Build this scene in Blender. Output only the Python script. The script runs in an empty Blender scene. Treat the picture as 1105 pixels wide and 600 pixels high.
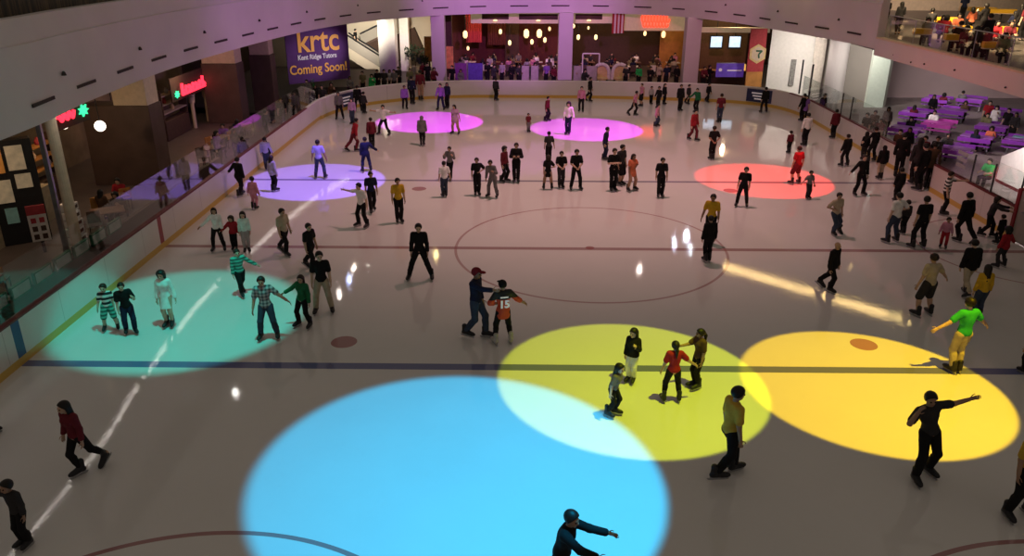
# An indoor ice rink in a mall atrium, seen from an upper level.
import bpy, math, random
import numpy as np
from mathutils import Vector, Matrix
random.seed(7)
SC = bpy.context.scene
COL = SC.collection
PI = math.pi
R = math.radians

# ------------------------------------------------------------------ camera (solved from the rink markings)
CAMP = (-2.3114, -24.9768, 9.2045); PITCH = .3919; YAW = -.0122; ROLL = .0025; FPX = 853.756
F_ = np.array([math.sin(YAW)*math.cos(PITCH), math.cos(YAW)*math.cos(PITCH), -math.sin(PITCH)])
R0 = np.array([math.cos(YAW), -math.sin(YAW), 0]); U0 = np.cross(R0, F_)
R_ = math.cos(ROLL)*R0 + math.sin(ROLL)*U0; U_ = -math.sin(ROLL)*R0 + math.cos(ROLL)*U0
C_ = np.array(CAMP)
cd = bpy.data.cameras.new('camera'); cam = bpy.data.objects.new('camera', cd); COL.objects.link(cam)
cd.sensor_fit = 'HORIZONTAL'; cd.sensor_width = 36; cd.lens = FPX/1105*36; cd.clip_end = 300
M = Matrix(((R_[0], U_[0], -F_[0], CAMP[0]), (R_[1], U_[1], -F_[1], CAMP[1]), (R_[2], U_[2], -F_[2], CAMP[2]), (0, 0, 0, 1)))
cam.matrix_world = M
SC.camera = cam

def at(px, py, z=0.0):
    """the point at height z that the photo shows at a pixel (used to survey where things stand)"""
    d = F_ + (px-552.5)/FPX*R_ - (py-300)/FPX*U_
    t = (z-C_[2])/d[2]
    return C_ + d*t
def standing_height(px, py, ty):
    """height of something that stands on the ice at (px, py) and reaches image row ty"""
    P = at(px, py, 0)
    lo, hi = .3, 3.
    for _ in range(30):
        m = (lo+hi)/2
        d = P + np.array([0, 0, m]) - C_
        y = 300 - FPX*(d@U_)/(d@F_)
        if y > ty: lo = m
        else: hi = m
    return lo

# ------------------------------------------------------------------ materials
MATS = {}
def nodes(name):
    m = bpy.data.materials.new(name); m.use_nodes = True
    nt = m.node_tree; b = nt.nodes['Principled BSDF']
    return m, nt, b
def mat(name, col, rough=.7, metal=0, emit=None, es=0, var=.12, scale=6., spec=.3):
    if name in MATS: return MATS[name]
    m, nt, b = nodes(name)
    b.inputs['Roughness'].default_value = rough; b.inputs['Metallic'].default_value = metal
    b.inputs['Specular IOR Level'].default_value = spec
    if var:
        n = nt.nodes.new('ShaderNodeTexNoise'); n.inputs['Scale'].default_value = scale; n.inputs['Detail'].default_value = 4
        tc = nt.nodes.new('ShaderNodeTexCoord'); nt.links.new(tc.outputs['Object'], n.inputs['Vector'])
        r = nt.nodes.new('ShaderNodeValToRGB')
        r.color_ramp.elements[0].position = .3; r.color_ramp.elements[1].position = .7
        r.color_ramp.elements[0].color = [c*(1-var) for c in col]+[1]; r.color_ramp.elements[1].color = [min(1, c*(1+var)) for c in col]+[1]
        nt.links.new(n.outputs['Fac'], r.inputs['Fac']); nt.links.new(r.outputs['Color'], b.inputs['Base Color'])
    else:
        b.inputs['Base Color'].default_value = (*col, 1)
    if emit:
        b.inputs['Emission Color'].default_value = (*emit, 1); b.inputs['Emission Strength'].default_value = es
    MATS[name] = m
    return m
class NG:
    """small helper to write maths as nodes"""
    def __init__(s, nt): s.nt = nt
    def m(s, op, a, b=None, c=None):
        n = s.nt.nodes.new('ShaderNodeMath'); n.operation = op
        for i, v in enumerate((a, b, c)):
            if v is None: continue
            if isinstance(v, (int, float)): n.inputs[i].default_value = v
            else: s.nt.links.new(v, n.inputs[i])
        return n.outputs[0]
    def xyz(s, kind='Object'):
        tc = s.nt.nodes.new('ShaderNodeTexCoord'); sp = s.nt.nodes.new('ShaderNodeSeparateXYZ')
        s.nt.links.new(tc.outputs[kind], sp.inputs[0]); return sp.outputs[0], sp.outputs[1], sp.outputs[2], tc.outputs[kind]
    def mix(s, f, a, b):
        n = s.nt.nodes.new('ShaderNodeMix'); n.data_type = 'RGBA'
        for i, v in ((0, f), (6, a), (7, b)):
            if isinstance(v, tuple): n.inputs[i].default_value = (*v, 1)
            elif isinstance(v, (int, float)): n.inputs[i].default_value = v
            else: s.nt.links.new(v, n.inputs[i])
        return n.outputs[2]
    def noise(s, vec, scale, detail=4, rough=.5):
        n = s.nt.nodes.new('ShaderNodeTexNoise'); n.inputs['Scale'].default_value = scale; n.inputs['Detail'].default_value = detail
        n.inputs['Roughness'].default_value = rough
        if vec is not None: s.nt.links.new(vec, n.inputs['Vector'])
        return n.outputs['Fac']
    def band(s, v, c, w): return s.m('LESS_THAN', s.m('ABSOLUTE', s.m('SUBTRACT', v, c)), w)

def ice_material():
    m, nt, b = nodes('ice'); g = NG(nt); x, y, z, vec = g.xyz()
    base = g.mix(g.noise(vec, .35, 6, .6), (.66, .645, .63), (.77, .755, .745))
    red, blue, dred = (.23, .045, .06), (.05, .07, .26), (.3, .08, .09)
    base = g.mix(g.m('MULTIPLY', g.band(y, -.1, .13), .72), base, red)
    base = g.mix(g.m('MULTIPLY', g.band(y, -8.3, .15), .85), base, blue)
    base = g.mix(g.m('MULTIPLY', g.band(y, 8.3, .13), .7), base, (.08, .06, .15))
    def dist(cx, cy):
        a = g.m('SUBTRACT', x, cx); c = g.m('SUBTRACT', y, cy)
        return g.m('SQRT', g.m('ADD', g.m('MULTIPLY', a, a), g.m('MULTIPLY', c, c)))
    for cx, cy, r, w, k in ((0, 0, 4.5, .045, .6), (-7.15, -18.7, 4.5, .05, .8), (6.4, -18.7, 4.5, .05, .8), (14.6, .1, 3.4, .04, .6)):
        base = g.mix(g.m('MULTIPLY', g.band(dist(cx, cy), r, w), k), base, dred)
    for cx, cy, r in ((-6.8, -7.05, .33), (6.4, -6.95, .33), (-6.6, 7.0, .3), (0, 0, .15), (6.4, 7.0, .3)):
        base = g.mix(g.m('MULTIPLY', g.m('LESS_THAN', dist(cx, cy), r), .75), base, (.28, .03, .04))
    nt.links.new(base, b.inputs['Base Color'])
    b.inputs['IOR'].default_value = 1.33
    b.inputs['Specular IOR Level'].default_value = .85
    ro = g.m('MULTIPLY_ADD', g.noise(vec, 1.6, 5, .7), .09, .0)
    nt.links.new(ro, b.inputs['Roughness'])
    bp = nt.nodes.new('ShaderNodeBump'); bp.inputs['Strength'].default_value = .085; bp.inputs['Distance'].default_value = .01
    h = g.m('ADD', g.noise(vec, 8, 1, .5), g.m('MULTIPLY', g.noise(vec, 26, 0, .5), .22))
    nt.links.new(h, bp.inputs['Height']); nt.links.new(bp.outputs[0], b.inputs['Normal'])
    return m
def board_material():
    m, nt, b = nodes('board_white'); g = NG(nt); x, y, z, vec = g.xyz()
    base = g.mix(g.noise(vec, .9, 5), (.62, .58, .56), (.74, .7, .68))
    near = g.m('LESS_THAN', y, 12)
    base = g.mix(g.m('MULTIPLY', g.band(y, -.32, .14), near), base, (.3, .02, .03))
    base = g.mix(g.m('MULTIPLY', g.band(y, -8.3, .16), near), base, (.03, .06, .22))
    seam = g.m('LESS_THAN', g.m('FRACT', g.m('DIVIDE', g.m('ADD', y, 40), 2.4)), .008)
    base = g.mix(g.m('MULTIPLY', seam, .5), base, (.2, .18, .17))
    base = g.mix(g.m('LESS_THAN', z, .2), base, (.62, .4, .08))
    nt.links.new(base, b.inputs['Base Color']); b.inputs['Roughness'].default_value = .35
    return m
def glass_material(name='rink_glass', tint=(.93, .96, .95), ior=1.5):
    m, nt, b = nodes(name); nt.nodes.remove(b)
    tr = nt.nodes.new('ShaderNodeBsdfTransparent'); tr.inputs[0].default_value = (*tint, 1)
    gl = nt.nodes.new('ShaderNodeBsdfGlossy'); gl.inputs['Roughness'].default_value = .03
    g = NG(nt); ge = nt.nodes.new('ShaderNodeNewGeometry'); dp = nt.nodes.new('ShaderNodeVectorMath'); dp.operation = 'DOT_PRODUCT'
    nt.links.new(ge.outputs['Normal'], dp.inputs[0]); nt.links.new(ge.outputs['Incoming'], dp.inputs[1])
    fr = g.m('MULTIPLY_ADD', g.m('POWER', g.m('SUBTRACT', 1., g.m('ABSOLUTE', dp.outputs['Value'])), 4.), .9, .03)   # facing-independent Schlick term
    mx = nt.nodes.new('ShaderNodeMixShader'); nt.links.new(fr, mx.inputs[0])
    nt.links.new(tr.outputs[0], mx.inputs[1]); nt.links.new(gl.outputs[0], mx.inputs[2])
    nt.links.new(mx.outputs[0], nt.nodes['Material Output'].inputs[0])
    return m
def stripe_material(name, axis, period, duty, a, b_, soft=None):
    if name in MATS: return MATS[name]
    m, nt, b = nodes(name); g = NG(nt); v = g.xyz()
    f = g.m('LESS_THAN', g.m('FRACT', g.m('DIVIDE', g.m('ADD', v[axis], 50.), period)), duty)
    nt.links.new(g.mix(f, a, b_), b.inputs['Base Color']); b.inputs['Roughness'].default_value = .8
    MATS[name] = m
    return m
def check_material(name, a, b_, c):
    m, nt, b = nodes(name); g = NG(nt); x, y, z, v = g.xyz()
    fx = g.m('LESS_THAN', g.m('FRACT', g.m('DIVIDE', g.m('ADD', x, 50.), .09)), .5)
    fz = g.m('LESS_THAN', g.m('FRACT', g.m('DIVIDE', g.m('ADD', z, 50.), .09)), .5)
    nt.links.new(g.mix(fz, g.mix(fx, a, b_), g.mix(fx, b_, c)), b.inputs['Base Color']); b.inputs['Roughness'].default_value = .8
    return m
def facade_material():
    m, nt, b = nodes('upper_facade'); g = NG(nt); x, y, z, v = g.xyz()
    mp = nt.nodes.new('ShaderNodeMapping'); mp.inputs['Scale'].default_value = (1, 5, .35); nt.links.new(v, mp.inputs[0])
    n = g.noise(mp.outputs[0], 1.3, 5, .7)
    r = nt.nodes.new('ShaderNodeValToRGB'); e = r.color_ramp.elements
    e[0].position = .42; e[0].color = (.018, .012, .01, 1); e[1].position = .72; e[1].color = (.22, .13, .06, 1)
    nt.links.new(n, r.inputs[0]); nt.links.new(r.outputs[0], b.inputs['Base Color'])
    return m

# ------------------------------------------------------------------ mesh helpers
def tag(o, label, cat, group=None, kind=None):
    o['label'] = label; o['category'] = cat
    if group: o['group'] = group
    if kind: o['kind'] = kind
    return o
def link(name, me, m=None, parent=None, loc=None, rz=0):
    o = bpy.data.objects.new(name, me); COL.objects.link(o)
    if m is not None and me is not None:
        if not len(me.materials): me.materials.append(m)
    if parent: o.parent = parent
    if loc is not None: o.location = loc
    if rz: o.rotation_euler = (0, 0, rz)
    return o
class MB:
    def __init__(s): s.v = []; s.f = []
    def add(s, vs, fs):
        k = len(s.v); s.v += [tuple(map(float, q)) for q in vs]; s.f += [tuple(k+i for i in q) for q in fs]; return s
    def box(s, x0, x1, y0, y1, z0, z1, rz=0, c=None):
        vs = [(x, y, z) for z in (z0, z1) for x, y in ((x0, y0), (x1, y0), (x1, y1), (x0, y1))]
        if rz:
            cx, cy = c if c else ((x0+x1)/2, (y0+y1)/2)
            vs = [(cx+(x-cx)*math.cos(rz)-(y-cy)*math.sin(rz), cy+(x-cx)*math.sin(rz)+(y-cy)*math.cos(rz), z) for x, y, z in vs]
        return s.add(vs, [(3, 2, 1, 0), (4, 5, 6, 7), (0, 1, 5, 4), (1, 2, 6, 5), (2, 3, 7, 6), (3, 0, 4, 7)])
    def tube(s, a, b, r, r2=None, n=10):
        a = Vector(a); b = Vector(b); d = (b-a).normalized(); r2 = r if r2 is None else r2
        u = d.orthogonal().normalized(); w = d.cross(u)
        vs = [p+(u*math.cos(t)+w*math.sin(t))*q for p, q in ((a, r), (b, r2)) for t in [2*PI*i/n for i in range(n)]]
        fs = [(i, (i+1) % n, n+(i+1) % n, n+i) for i in range(n)]+[tuple(range(n-1, -1, -1)), tuple(range(n, 2*n))]
        return s.add(vs, fs)
    def lathe(s, prof, c=(0, 0, 0), n=16, sx=1, sy=1):
        vs = [(c[0]+r*math.cos(2*PI*i/n)*sx, c[1]+r*math.sin(2*PI*i/n)*sy, c[2]+z) for r, z in prof for i in range(n)]
        fs = [(k*n+i, k*n+(i+1) % n, (k+1)*n+(i+1) % n, (k+1)*n+i) for k in range(len(prof)-1) for i in range(n)]
        fs += [tuple(range(n-1, -1, -1)), tuple((len(prof)-1)*n+i for i in range(n))]
        return s.add(vs, fs)
    def ball(s, c, r, n=12):
        pr = [(r*math.sin(PI*k/8), -r*math.cos(PI*k/8)) for k in range(9)]; pr[0] = (r*.02, -r); pr[-1] = (r*.02, r)
        return s.lathe(pr, c, n)
    def prism(s, pts, z0, z1):
        n = len(pts); vs = [(x, y, z0) for x, y in pts]+[(x, y, z1) for x, y in pts]
        return s.add(vs, [(i, (i+1) % n, n+(i+1) % n, n+i) for i in range(n)]+[tuple(range(n-1, -1, -1)), tuple(range(n, 2*n))])
    def build(s, name, m, parent=None, loc=None, rz=0, smooth=False, bevel=0):
        me = bpy.data.meshes.new(name); me.from_pydata(s.v, [], s.f); me.update()
        if smooth: me.shade_smooth()
        o = link(name, me, m, parent, loc, rz)
        if bevel:
            bv = o.modifiers.new('bevel', 'BEVEL'); bv.width = bevel; bv.segments = 2; bv.limit_method = 'ANGLE'
        return o
def sweep(line, prof, closed=False):
    """sweep a (offset to the right of travel, z) profile along a plan polyline"""
    n = len(line); mb = MB(); P = []
    for i, (x, y) in enumerate(line):
        a = line[max(i-1, 0)]; b = line[min(i+1, n-1)]
        t = Vector((b[0]-a[0], b[1]-a[1])).normalized(); nx, ny = t.y, -t.x
        pr = prof(i/(n-1)) if callable(prof) else prof
        P.append([(x+nx*o, y+ny*o, z) for o, z in pr])
    k = len(P[0]); vs = [q for r in P for q in r]
    fs = [(i*k+j, (i+1)*k+j, (i+1)*k+(j+1) % k, i*k+(j+1) % k) for i in range(n-1) for j in range(k)]
    fs += [tuple(range(k)), tuple((n-1)*k+j for j in reversed(range(k)))]
    return mb.add(vs, fs)
def spline(pts, per=8):
    out = []
    for i in range(len(pts)-1):
        p0 = pts[max(i-1, 0)]; p1 = pts[i]; p2 = pts[i+1]; p3 = pts[min(i+2, len(pts)-1)]
        for k in range(per):
            t = k/per
            out.append(tuple(.5*((2*b)+(c-a)*t+(2*a-5*b+4*c-d)*t*t+(3*b-a-3*c+d)*t**3) for a, b, c, d in zip(p0, p1, p2, p3)))
    out.append(tuple(pts[-1])); return out
def struct(o, name=None):
    o['kind'] = 'structure'
    return o
def empty(name, loc=(0, 0, 0), rz=0):
    o = bpy.data.objects.new(name, None); COL.objects.link(o); o.location = loc; o.rotation_euler = (0, 0, rz); return o
def lettering(name, text, size, m, parent, loc, rot, extrude=.01, align='CENTER', bold=0., width=None):
    cu = bpy.data.curves.new(name, 'FONT'); cu.body = text; cu.size = size; cu.extrude = extrude; cu.align_x = align; cu.offset = bold
    cu.resolution_u = 4
    t = bpy.data.objects.new(name, cu); COL.objects.link(t)
    bpy.context.view_layer.update()
    me = bpy.data.meshes.new_from_object(t.evaluated_get(bpy.context.evaluated_depsgraph_get()))
    bpy.data.objects.remove(t)
    if width:
        xs = [v.co.x for v in me.vertices]; k = width/(max(xs)-min(xs))
        for v in me.vertices: v.co.x *= k
    o = link(name, me, None, parent, loc); me.materials.clear(); me.materials.append(m)
    o.rotation_euler = rot
    return o
def onY(px, py, Y):
    d = F_ + (px-552.5)/FPX*R_ - (py-300)/FPX*U_; return C_ + d*(Y-C_[1])/d[1]
def onX(px, py, X):
    d = F_ + (px-552.5)/FPX*R_ - (py-300)/FPX*U_; return C_ + d*(X-C_[0])/d[0]

# ------------------------------------------------------------------ common materials
M_ice = ice_material(); M_board = board_material(); M_glass = glass_material()
M_fascia = mat('fascia_plaster', (.62, .57, .56), .75, var=.05, scale=.4)
M_darkslot = mat('dark_slot', (.05, .035, .035), .8)
M_floor2 = mat('mall_floor', (.13, .105, .095), .45, scale=1.2)
M_floorc = mat('cafe_floor', (.3, .25, .24), .5, scale=1.2)
M_ceil = mat('shop_ceiling', (.25, .2, .17), .9)
M_cream = mat('cream_wall', (.75, .67, .55), .8, var=.05, scale=.5)
M_white = mat('white_paint', (.8, .77, .73), .6, var=.04)
M_greywall = mat('grey_wall', (.4, .37, .33), .8, var=.06, scale=.5)
M_mauve = mat('mauve_wall', (.6, .47, .46), .85, var=.06, scale=.5)
M_brown = mat('dark_brown_cladding', (.1, .062, .05), .6, var=.15, scale=1.5)
M_beige = mat('beige_stone', (.62, .5, .36), .8, var=.08)
M_darkred = mat('dark_red_wall', (.11, .028, .022), .8)
M_dbrown = mat('restaurant_brown', (.075, .042, .03), .8)
M_wood = mat('orange_wood', (.5, .23, .06), .6, var=.2, scale=2)
M_black = mat('black_metal', (.02, .02, .022), .5)
M_steel = mat('brushed_steel', (.4, .4, .42), .35, metal=.8)
M_cap = mat('maroon_cap_rail', (.16, .03, .035), .5)
M_redpost = mat('red_post', (.3, .02, .03), .5)
M_purple = mat('purple_laminate', (.28, .05, .5), .4, var=.06)
M_magenta = mat('magenta_laminate', (.6, .08, .5), .4, var=.06)
M_purple_hi = mat('purple_laminate_highlight', (.4, .14, .6), .35, var=.06)  # purple tabletops painted lighter to carry the highlights on them
M_yellow = mat('yellow_laminate', (.8, .45, .03), .4, var=.06)
M_navy = mat('navy_panel', (.03, .035, .1), .5)
M_bannerp = mat('purple_banner', (.14, .05, .24), .7, var=.15, scale=.6)
M_orange = mat('banner_orange', (.95, .5, .12), .6, emit=(1, .45, .08), es=.12, var=0)
M_bwhite = mat('banner_white', (.85, .8, .85), .6, emit=(1, .95, 1), es=.1, var=0)
M_neonr = mat('red_neon', (.6, .02, .04), .5, emit=(1, .03, .06), es=2.2, var=0)
M_neong = mat('green_neon', (.05, .5, .25), .5, emit=(.05, .9, .4), es=1.3, var=0)
M_bulb = mat('warm_bulb', (1, .8, .5), .5, emit=(1, .66, .3), es=1.7, var=0)
M_bulbw = mat('white_globe', (1, .9, .8), .5, emit=(1, .85, .7), es=2.4, var=0)
M_screen = mat('menu_screen', (.3, .4, .5), .3, emit=(.6, .78, 1), es=1.1, var=.5, scale=4)
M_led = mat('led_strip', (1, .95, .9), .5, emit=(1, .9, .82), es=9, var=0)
M_ledy = mat('warm_led_strip', (1, .8, .4), .5, emit=(1, .66, .24), es=24, var=0)
M_redcloth = mat('red_panel', (.42, .05, .06), .7)
M_gold = mat('gold_emblem', (.65, .5, .22), .5)
M_green = mat('dark_green', (.03, .12, .07), .6)
M_leaf = mat('leaf_green', (.035, .055, .03), .7, var=.4, scale=9)
M_tabletop = mat('table_wood', (.22, .12, .07), .5)
M_chairw = mat('white_chair', (.75, .7, .65), .5)
M_teal = mat('teal_paper', (.3, .6, .62), .6)
M_curtain = mat('curtain_grey', (.55, .5, .45), .9)
M_stripeflag = stripe_material('red_white_stripe', 0, .3, .5, (.75, .65, .6), (.4, .03, .03))

# ------------------------------------------------------------------ ice, floors, boards
LINE = spline([(-14.25, -31), (-14.25, -20), (-14.25, 0), (-14.25, 19.0), (-14.1, 22.0), (-13.5, 24.2), (-12.4, 26.0), (-11.0, 27.3), (-9.2, 28.4), (-6.8, 29.1), (-4, 29.3),
               (3, 29.15), (8, 28.5), (10.5, 28.0), (12.3, 27.2), (13.5, 26.2), (14.2, 24.8), (14.55, 23.0), (14.65, 20.5), (14.65, 8.6)], 8)
me = MB(); pts = [q for q in LINE]+[(14.65, -31)]
me.prism([(x*1.004, y) for x, y in pts], -.25, 0)
struct(me.build('floor', M_ice))
struct(MB().box(-45, 45, -32, 60, -.6, -.26).build('floor_outer', M_floor2))
struct(MB().box(15.2, 45, 8.6, 30, .0, .02).build('floor_seating', M_floorc)); ring = MB()                                                       # the mall floor around the rink, level with the ice
for seg in (sweep(LINE, [(-.12, -.25), (-.12, .0), (-24, .0), (-24, -.25)]),):
    ring.add(seg.v, seg.f)
struct(ring.build('floor_mall', M_floor2))
struct(MB().box(14.8, 45, -31, 8.6, -.25, .0).build('floor_cafe', M_floorc))
def board(name, line, label):
    o = sweep(line, [(0, 0), (0, 1.1), (-.12, 1.1), (-.12, 0)]).build(name, M_board)
    return struct(o)
def sub(i, j): return LINE[i:j]
iL = max(i for i, q in enumerate(LINE) if q[1] <= 19.01 and q[0] < 0)
iR = min(i for i, q in enumerate(LINE) if q[0] > 14 and q[1] < 24.9)
def capped(o, line, prof, m=M_cap):
    sweep(line, prof).build('cap_rail', m, o)
CP = [(.02, 1.1), (.02, 1.15), (-.16, 1.15), (-.16, 1.1)]
o = board('wall_rink_left', LINE[:iL+1], ''); capped(o, LINE[:iL+1], CP)
o = board('wall_rink_back', LINE[iL:iR+1], ''); capped(o, LINE[iL:iR+1], CP, M_white)
o = board('wall_rink_right', LINE[iR:], ''); capped(o, LINE[iR:], CP)
S2 = [(14.65, 7.1), (14.65, 1.32)]; o = board('wall_rink_gate', S2, ''); capped(o, S2, CP)
S3 = [(14.65, -.32), (14.65, -14)]; o = board('wall_rink_near', S3, ''); capped(o, S3, CP)
# grey gate between two red posts at the centre line
g = empty('rink_gate', (14.7, .5, 0)); tag(g, 'grey rink gate between red posts at the right end of the red centre line', 'gate')
MB().box(-.05, .05, -.62, .62, .06, 1.75).build('gate_panel', M_greywall, g, bevel=.01)
for s in (-1, 1): MB().box(-.1, .1, s*.7-.08, s*.7+.08, 0, 1.8).build('post', M_redpost, g, bevel=.01)
MB().box(-.16, -.06, -.3, .3, 1.05, 1.1).build('latch', M_steel, g)

# clear panes above the left boards, with their posts
def pane(name, line, z1, label, cap=True):
    P = sweep(line, [(-.05, 1.15), (-.05, z1), (-.065, z1), (-.065, 1.15)]).build(name, M_glass)
    return struct(P)
pane('window_1', [(-14.25, -20), (-14.25, -.4), (-14.25, 21.3)], 2.42, '')
for i, y in enumerate(np.arange(-8.3, 22, 4.9)):
    pass
pane('window_2', [(14.65, 24.), (14.65, 22.2), (14.65, 12)], 2.3, '')
pane('window_3', [(14.65, 7.1), (14.65, 1.35)], 2.3, '')
posts = [(14.72, 24.6, 3.15), (14.75, 22.9, 3.1), (14.72, 17.7, 2.3), (14.72, 16.4, 2.3), (14.72, 4.4, 2.2), (14.72, 3.0, 2.2), (14.72, 1.3, 2.3)]
for i, (x, y, z) in enumerate(posts):
    o = MB().tube((0, 0, 1.13), (0, 0, z), .05 if z > 2.5 else .035).build('glass_post', M_black, loc=(x, y, 0))
    tag(o, ['tall black post on the rink boards by the white wall, first from the corner', 'tall black post on the rink boards by the white wall, second from the corner',
            'short dark post of the right glass in front of the pale column, the far one', 'short dark post of the right glass in front of the pale column, the near one',
            'dark post of the right glass beside the grey notice plates', 'dark post of the right glass in front of the white booth', 'dark post of the right glass next to the red gate post'][i], 'post', 'posts of the rink glass')
# three small grey plates on the right glass
for k in range(3):
    o = MB().box(-.01, .01, -.35, .35, -.07, .07).build('notice_plate', M_greywall, loc=(14.726, 5.3, 1.55+.24*k)); 
    tag(o, 'small grey notice plate on the right rink glass, '+('lowest', 'middle', 'top')[k]+' of three', 'notice', 'grey notice plates')
# dark rail with framed plates behind the left glass
rl = MB().box(-.07, .07, -9, 9, 0, 1.18).build('low_wall', M_brown, loc=(-15.05, -1.5, 0)); struct(rl)
M_plate = mat('pale_plate', (.36, .4, .37), .5)
for k in range(7):
    y = -7.9+.98*k
    f = MB().box(-.03, .03, -.38, .38, 0, .3).build('barrier_plate', M_plate, loc=(-14.85, y, 1.19)); 
    tag(f, 'pale green-grey framed plate on the low wall behind the left boards, '+('nearest', 'second', 'third', 'fourth', 'fifth', 'sixth', 'farthest')[k], 'barrier panel', 'plates along the left barrier')
    fr = MB()
    for a in (-.4, .36): fr.box(-.04, .04, a, a+.04, -.01, .34)
    for a in (-.01, .3): fr.box(-.04, .04, -.4, .4, a, a+.04)
    fr.build('frame', M_green, f)
# navy notice panels on the boards
for (x, y, ang, lb) in ((-13.3, 24.55, R(118), 'navy notice panel with white lines on the boards below the purple banner'),
                        (12.9, 26.75, R(-144+180), 'navy notice panel with white lines on the far boards by the white wall')):
    w = .85
    p = empty('notice_board', (x, y, .62)); tag(p, lb, 'sign')
    p.rotation_euler = (0, 0, 0)
    # tangent of the boards at the panel
    i = min(range(1, len(LINE)-1), key=lambda k: (LINE[k][0]-x)**2+(LINE[k][1]-y)**2)
    t = Vector((LINE[i+1][0]-LINE[i-1][0], LINE[i+1][1]-LINE[i-1][1])).normalized(); nrm = Vector((t.y, -t.x))
    p.location = (LINE[i][0]+nrm.x*.1, LINE[i][1]+nrm.y*.1, .64); p.rotation_euler = (0, 0, math.atan2(t.y, t.x))
    MB().box(-w, w, -.03, .03, -.4, .4).build('panel', M_navy, p, bevel=.01)
    for zz, ww in ((.16, .5), (-.02, .42), (-.2, .3)): MB().box(-ww, ww, -.045, -.03, zz-.04, zz+.04).build('text_line', M_bwhite, p)

# ------------------------------------------------------------------ the white balcony band around the rink
FL = spline([(-14.95, -20), (-15.05, -6), (-15.7, 0), (-16.1, 8.4), (-15.2, 20), (-13.6, 27), (-11.3, 31.5), (-7.3, 35.6), (-2.6, 37.4), (3.7, 37.6), (8.5, 34.9),
             (11.5, 29.5), (13, 23.5), (14.2, 18), (14.6, 14.6)], 10)
ba = struct(sweep(FL, [(0, 4.9), (0, 6.95), (-.04, 6.98), (-.1, 7.6), (-.4, 7.6), (-.4, 4.9)]).build('wall_balcony', M_fascia))
struct(sweep(FL, [(-.4, 4.95), (-.4, 5.25), (-13, 5.25), (-13, 4.95)]).build('ceiling_shops', M_ceil))
S4 = [(14.6, 14.6), (14.72, 8), (14.72, 0), (14.72, -20)]
bb = struct(sweep(S4, [(0, 4.62), (0, 5.42), (-.3, 5.42), (-.3, 4.62)]).build('wall_deck', M_fascia))
sweep(S4, [(.03, 5.38), (.03, 5.45), (-.33, 5.45), (-.33, 5.38)]).build('cap_rail', M_beige, bb)
def along(line, step, start):
    acc = 0; nxt = start
    for a, b in zip(line, line[1:]):
        L = math.dist(a, b)
        while acc+L >= nxt:
            k = (nxt-acc)/L; t = ((b[0]-a[0])/L, (b[1]-a[1])/L)
            yield a[0]+(b[0]-a[0])*k, a[1]+(b[1]-a[1])*k, t; nxt += step
        acc += L
for n, (x, y, t) in enumerate(along(FL, 3.12, .8)):
    if y > -12:
        o = MB().box(-.68, .68, -.02, .02, -.045, .045).build('light_fixture_slot', M_darkslot, ba, loc=(x+t[1]*.01, y-t[0]*.01, 5.42)); o.rotation_euler = (0, 0, math.atan2(t[1], t[0]))  # dark surface strip standing for a recessed light-fixture slot
    if n % 2 and y > -12:
        MB().lathe([(.07, -.0), (.05, .08), (.02, .12)], n=10).build('sprinkler', M_darkslot, ba, loc=(x+t[0]*1.5+t[1]*.05, y+t[1]*1.5-t[0]*.05, 5.9))
for y in (12.6, 10.8, 9.6, 7.1, 3.5): MB().ball((0, 0, 0), .04).build('sprinkler', M_darkslot, bb, loc=(14.66, y, 4.85+.1*math.sin(y)))
# bright strip under the inner edge of the band: its streak shows in the ice
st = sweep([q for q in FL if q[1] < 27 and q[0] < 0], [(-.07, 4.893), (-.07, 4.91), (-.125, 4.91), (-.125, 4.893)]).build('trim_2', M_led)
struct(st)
st = MB().box(-5.9, 5.9, -.045, .045, -.05, .05, rz=R(-44.3)).build('trim_3', M_ledy, loc=(15, 18.7, 9.6)); struct(st)
# upper floor behind the left band
struct(MB().box(-18.6, -18.3, -22, 40, 5.3, 13).build('wall_upper_left', facade_material()))

# ------------------------------------------------------------------ shell of the mall behind the rink
struct(MB().box(-24, 20, 47, 47.3, -.2, 5.2).build('wall_back', M_dbrown))
struct(MB().box(-25.3, -25, -22, 47, -.2, 5.2).build('wall_left', M_dbrown))
struct(MB().box(14.95, 44, -22, 36, 4.75, 5.3).build('floor_deck', M_floor2))
struct(MB().box(20.8, 44, 30, 30.3, 0, 4.75).build('wall_right_back', M_mauve))
struct(MB().box(43.5, 44, -22, 36, 0, 14).build('wall_right', M_mauve))
struct(MB().box(14.2, 44, 35.6, 36, 5.3, 14).build('wall_deck_back', M_beige))

def column(px, Y, w, name, m=M_fascia, d=None):
    X = onY(px, 60, Y)[0]
    return struct(MB().box(X-w/2, X+w/2, Y, Y+(d or w), 0, 4.95).build(name, m, bevel=.03))
column(473, 34.9, .98, 'pillar_1'); column(610, 37.35, 1.08, 'pillar_2'); column(747, 33.2, 1.05, 'pillar_3')

# left: clad columns with pale heads and a pale leaning-looking front column
struct(MB().tube((-16.0, -2.2, 0), (-16.0, -2.2, 4.95), .16, n=16).build('pillar_4', M_beige))
MB().box(-16.42, -16.28, -2.3, -2.2, 0, 4.95).build('trim_1', M_steel)['kind'] = 'structure'
for k, (x0, x1, y0, y1) in enumerate(((-20.3, -17.5, 7.2, 8.4), (-20.3, -18.3, 20.2, 21.4), (-18.9, -17.6, 24.2, 25.2))):
    c = struct(MB().box(x0, x1, y0, y1, 0, 3.35).build('pillar_%d' % (5+k), M_brown, bevel=.03))
    MB().box(x1-(1.45 if k == 0 else x1-x0-.05), x1-.05, y0+.05, y1-.05, 3.35, 4.95).build('column_head', M_beige, c, bevel=.03)

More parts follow.
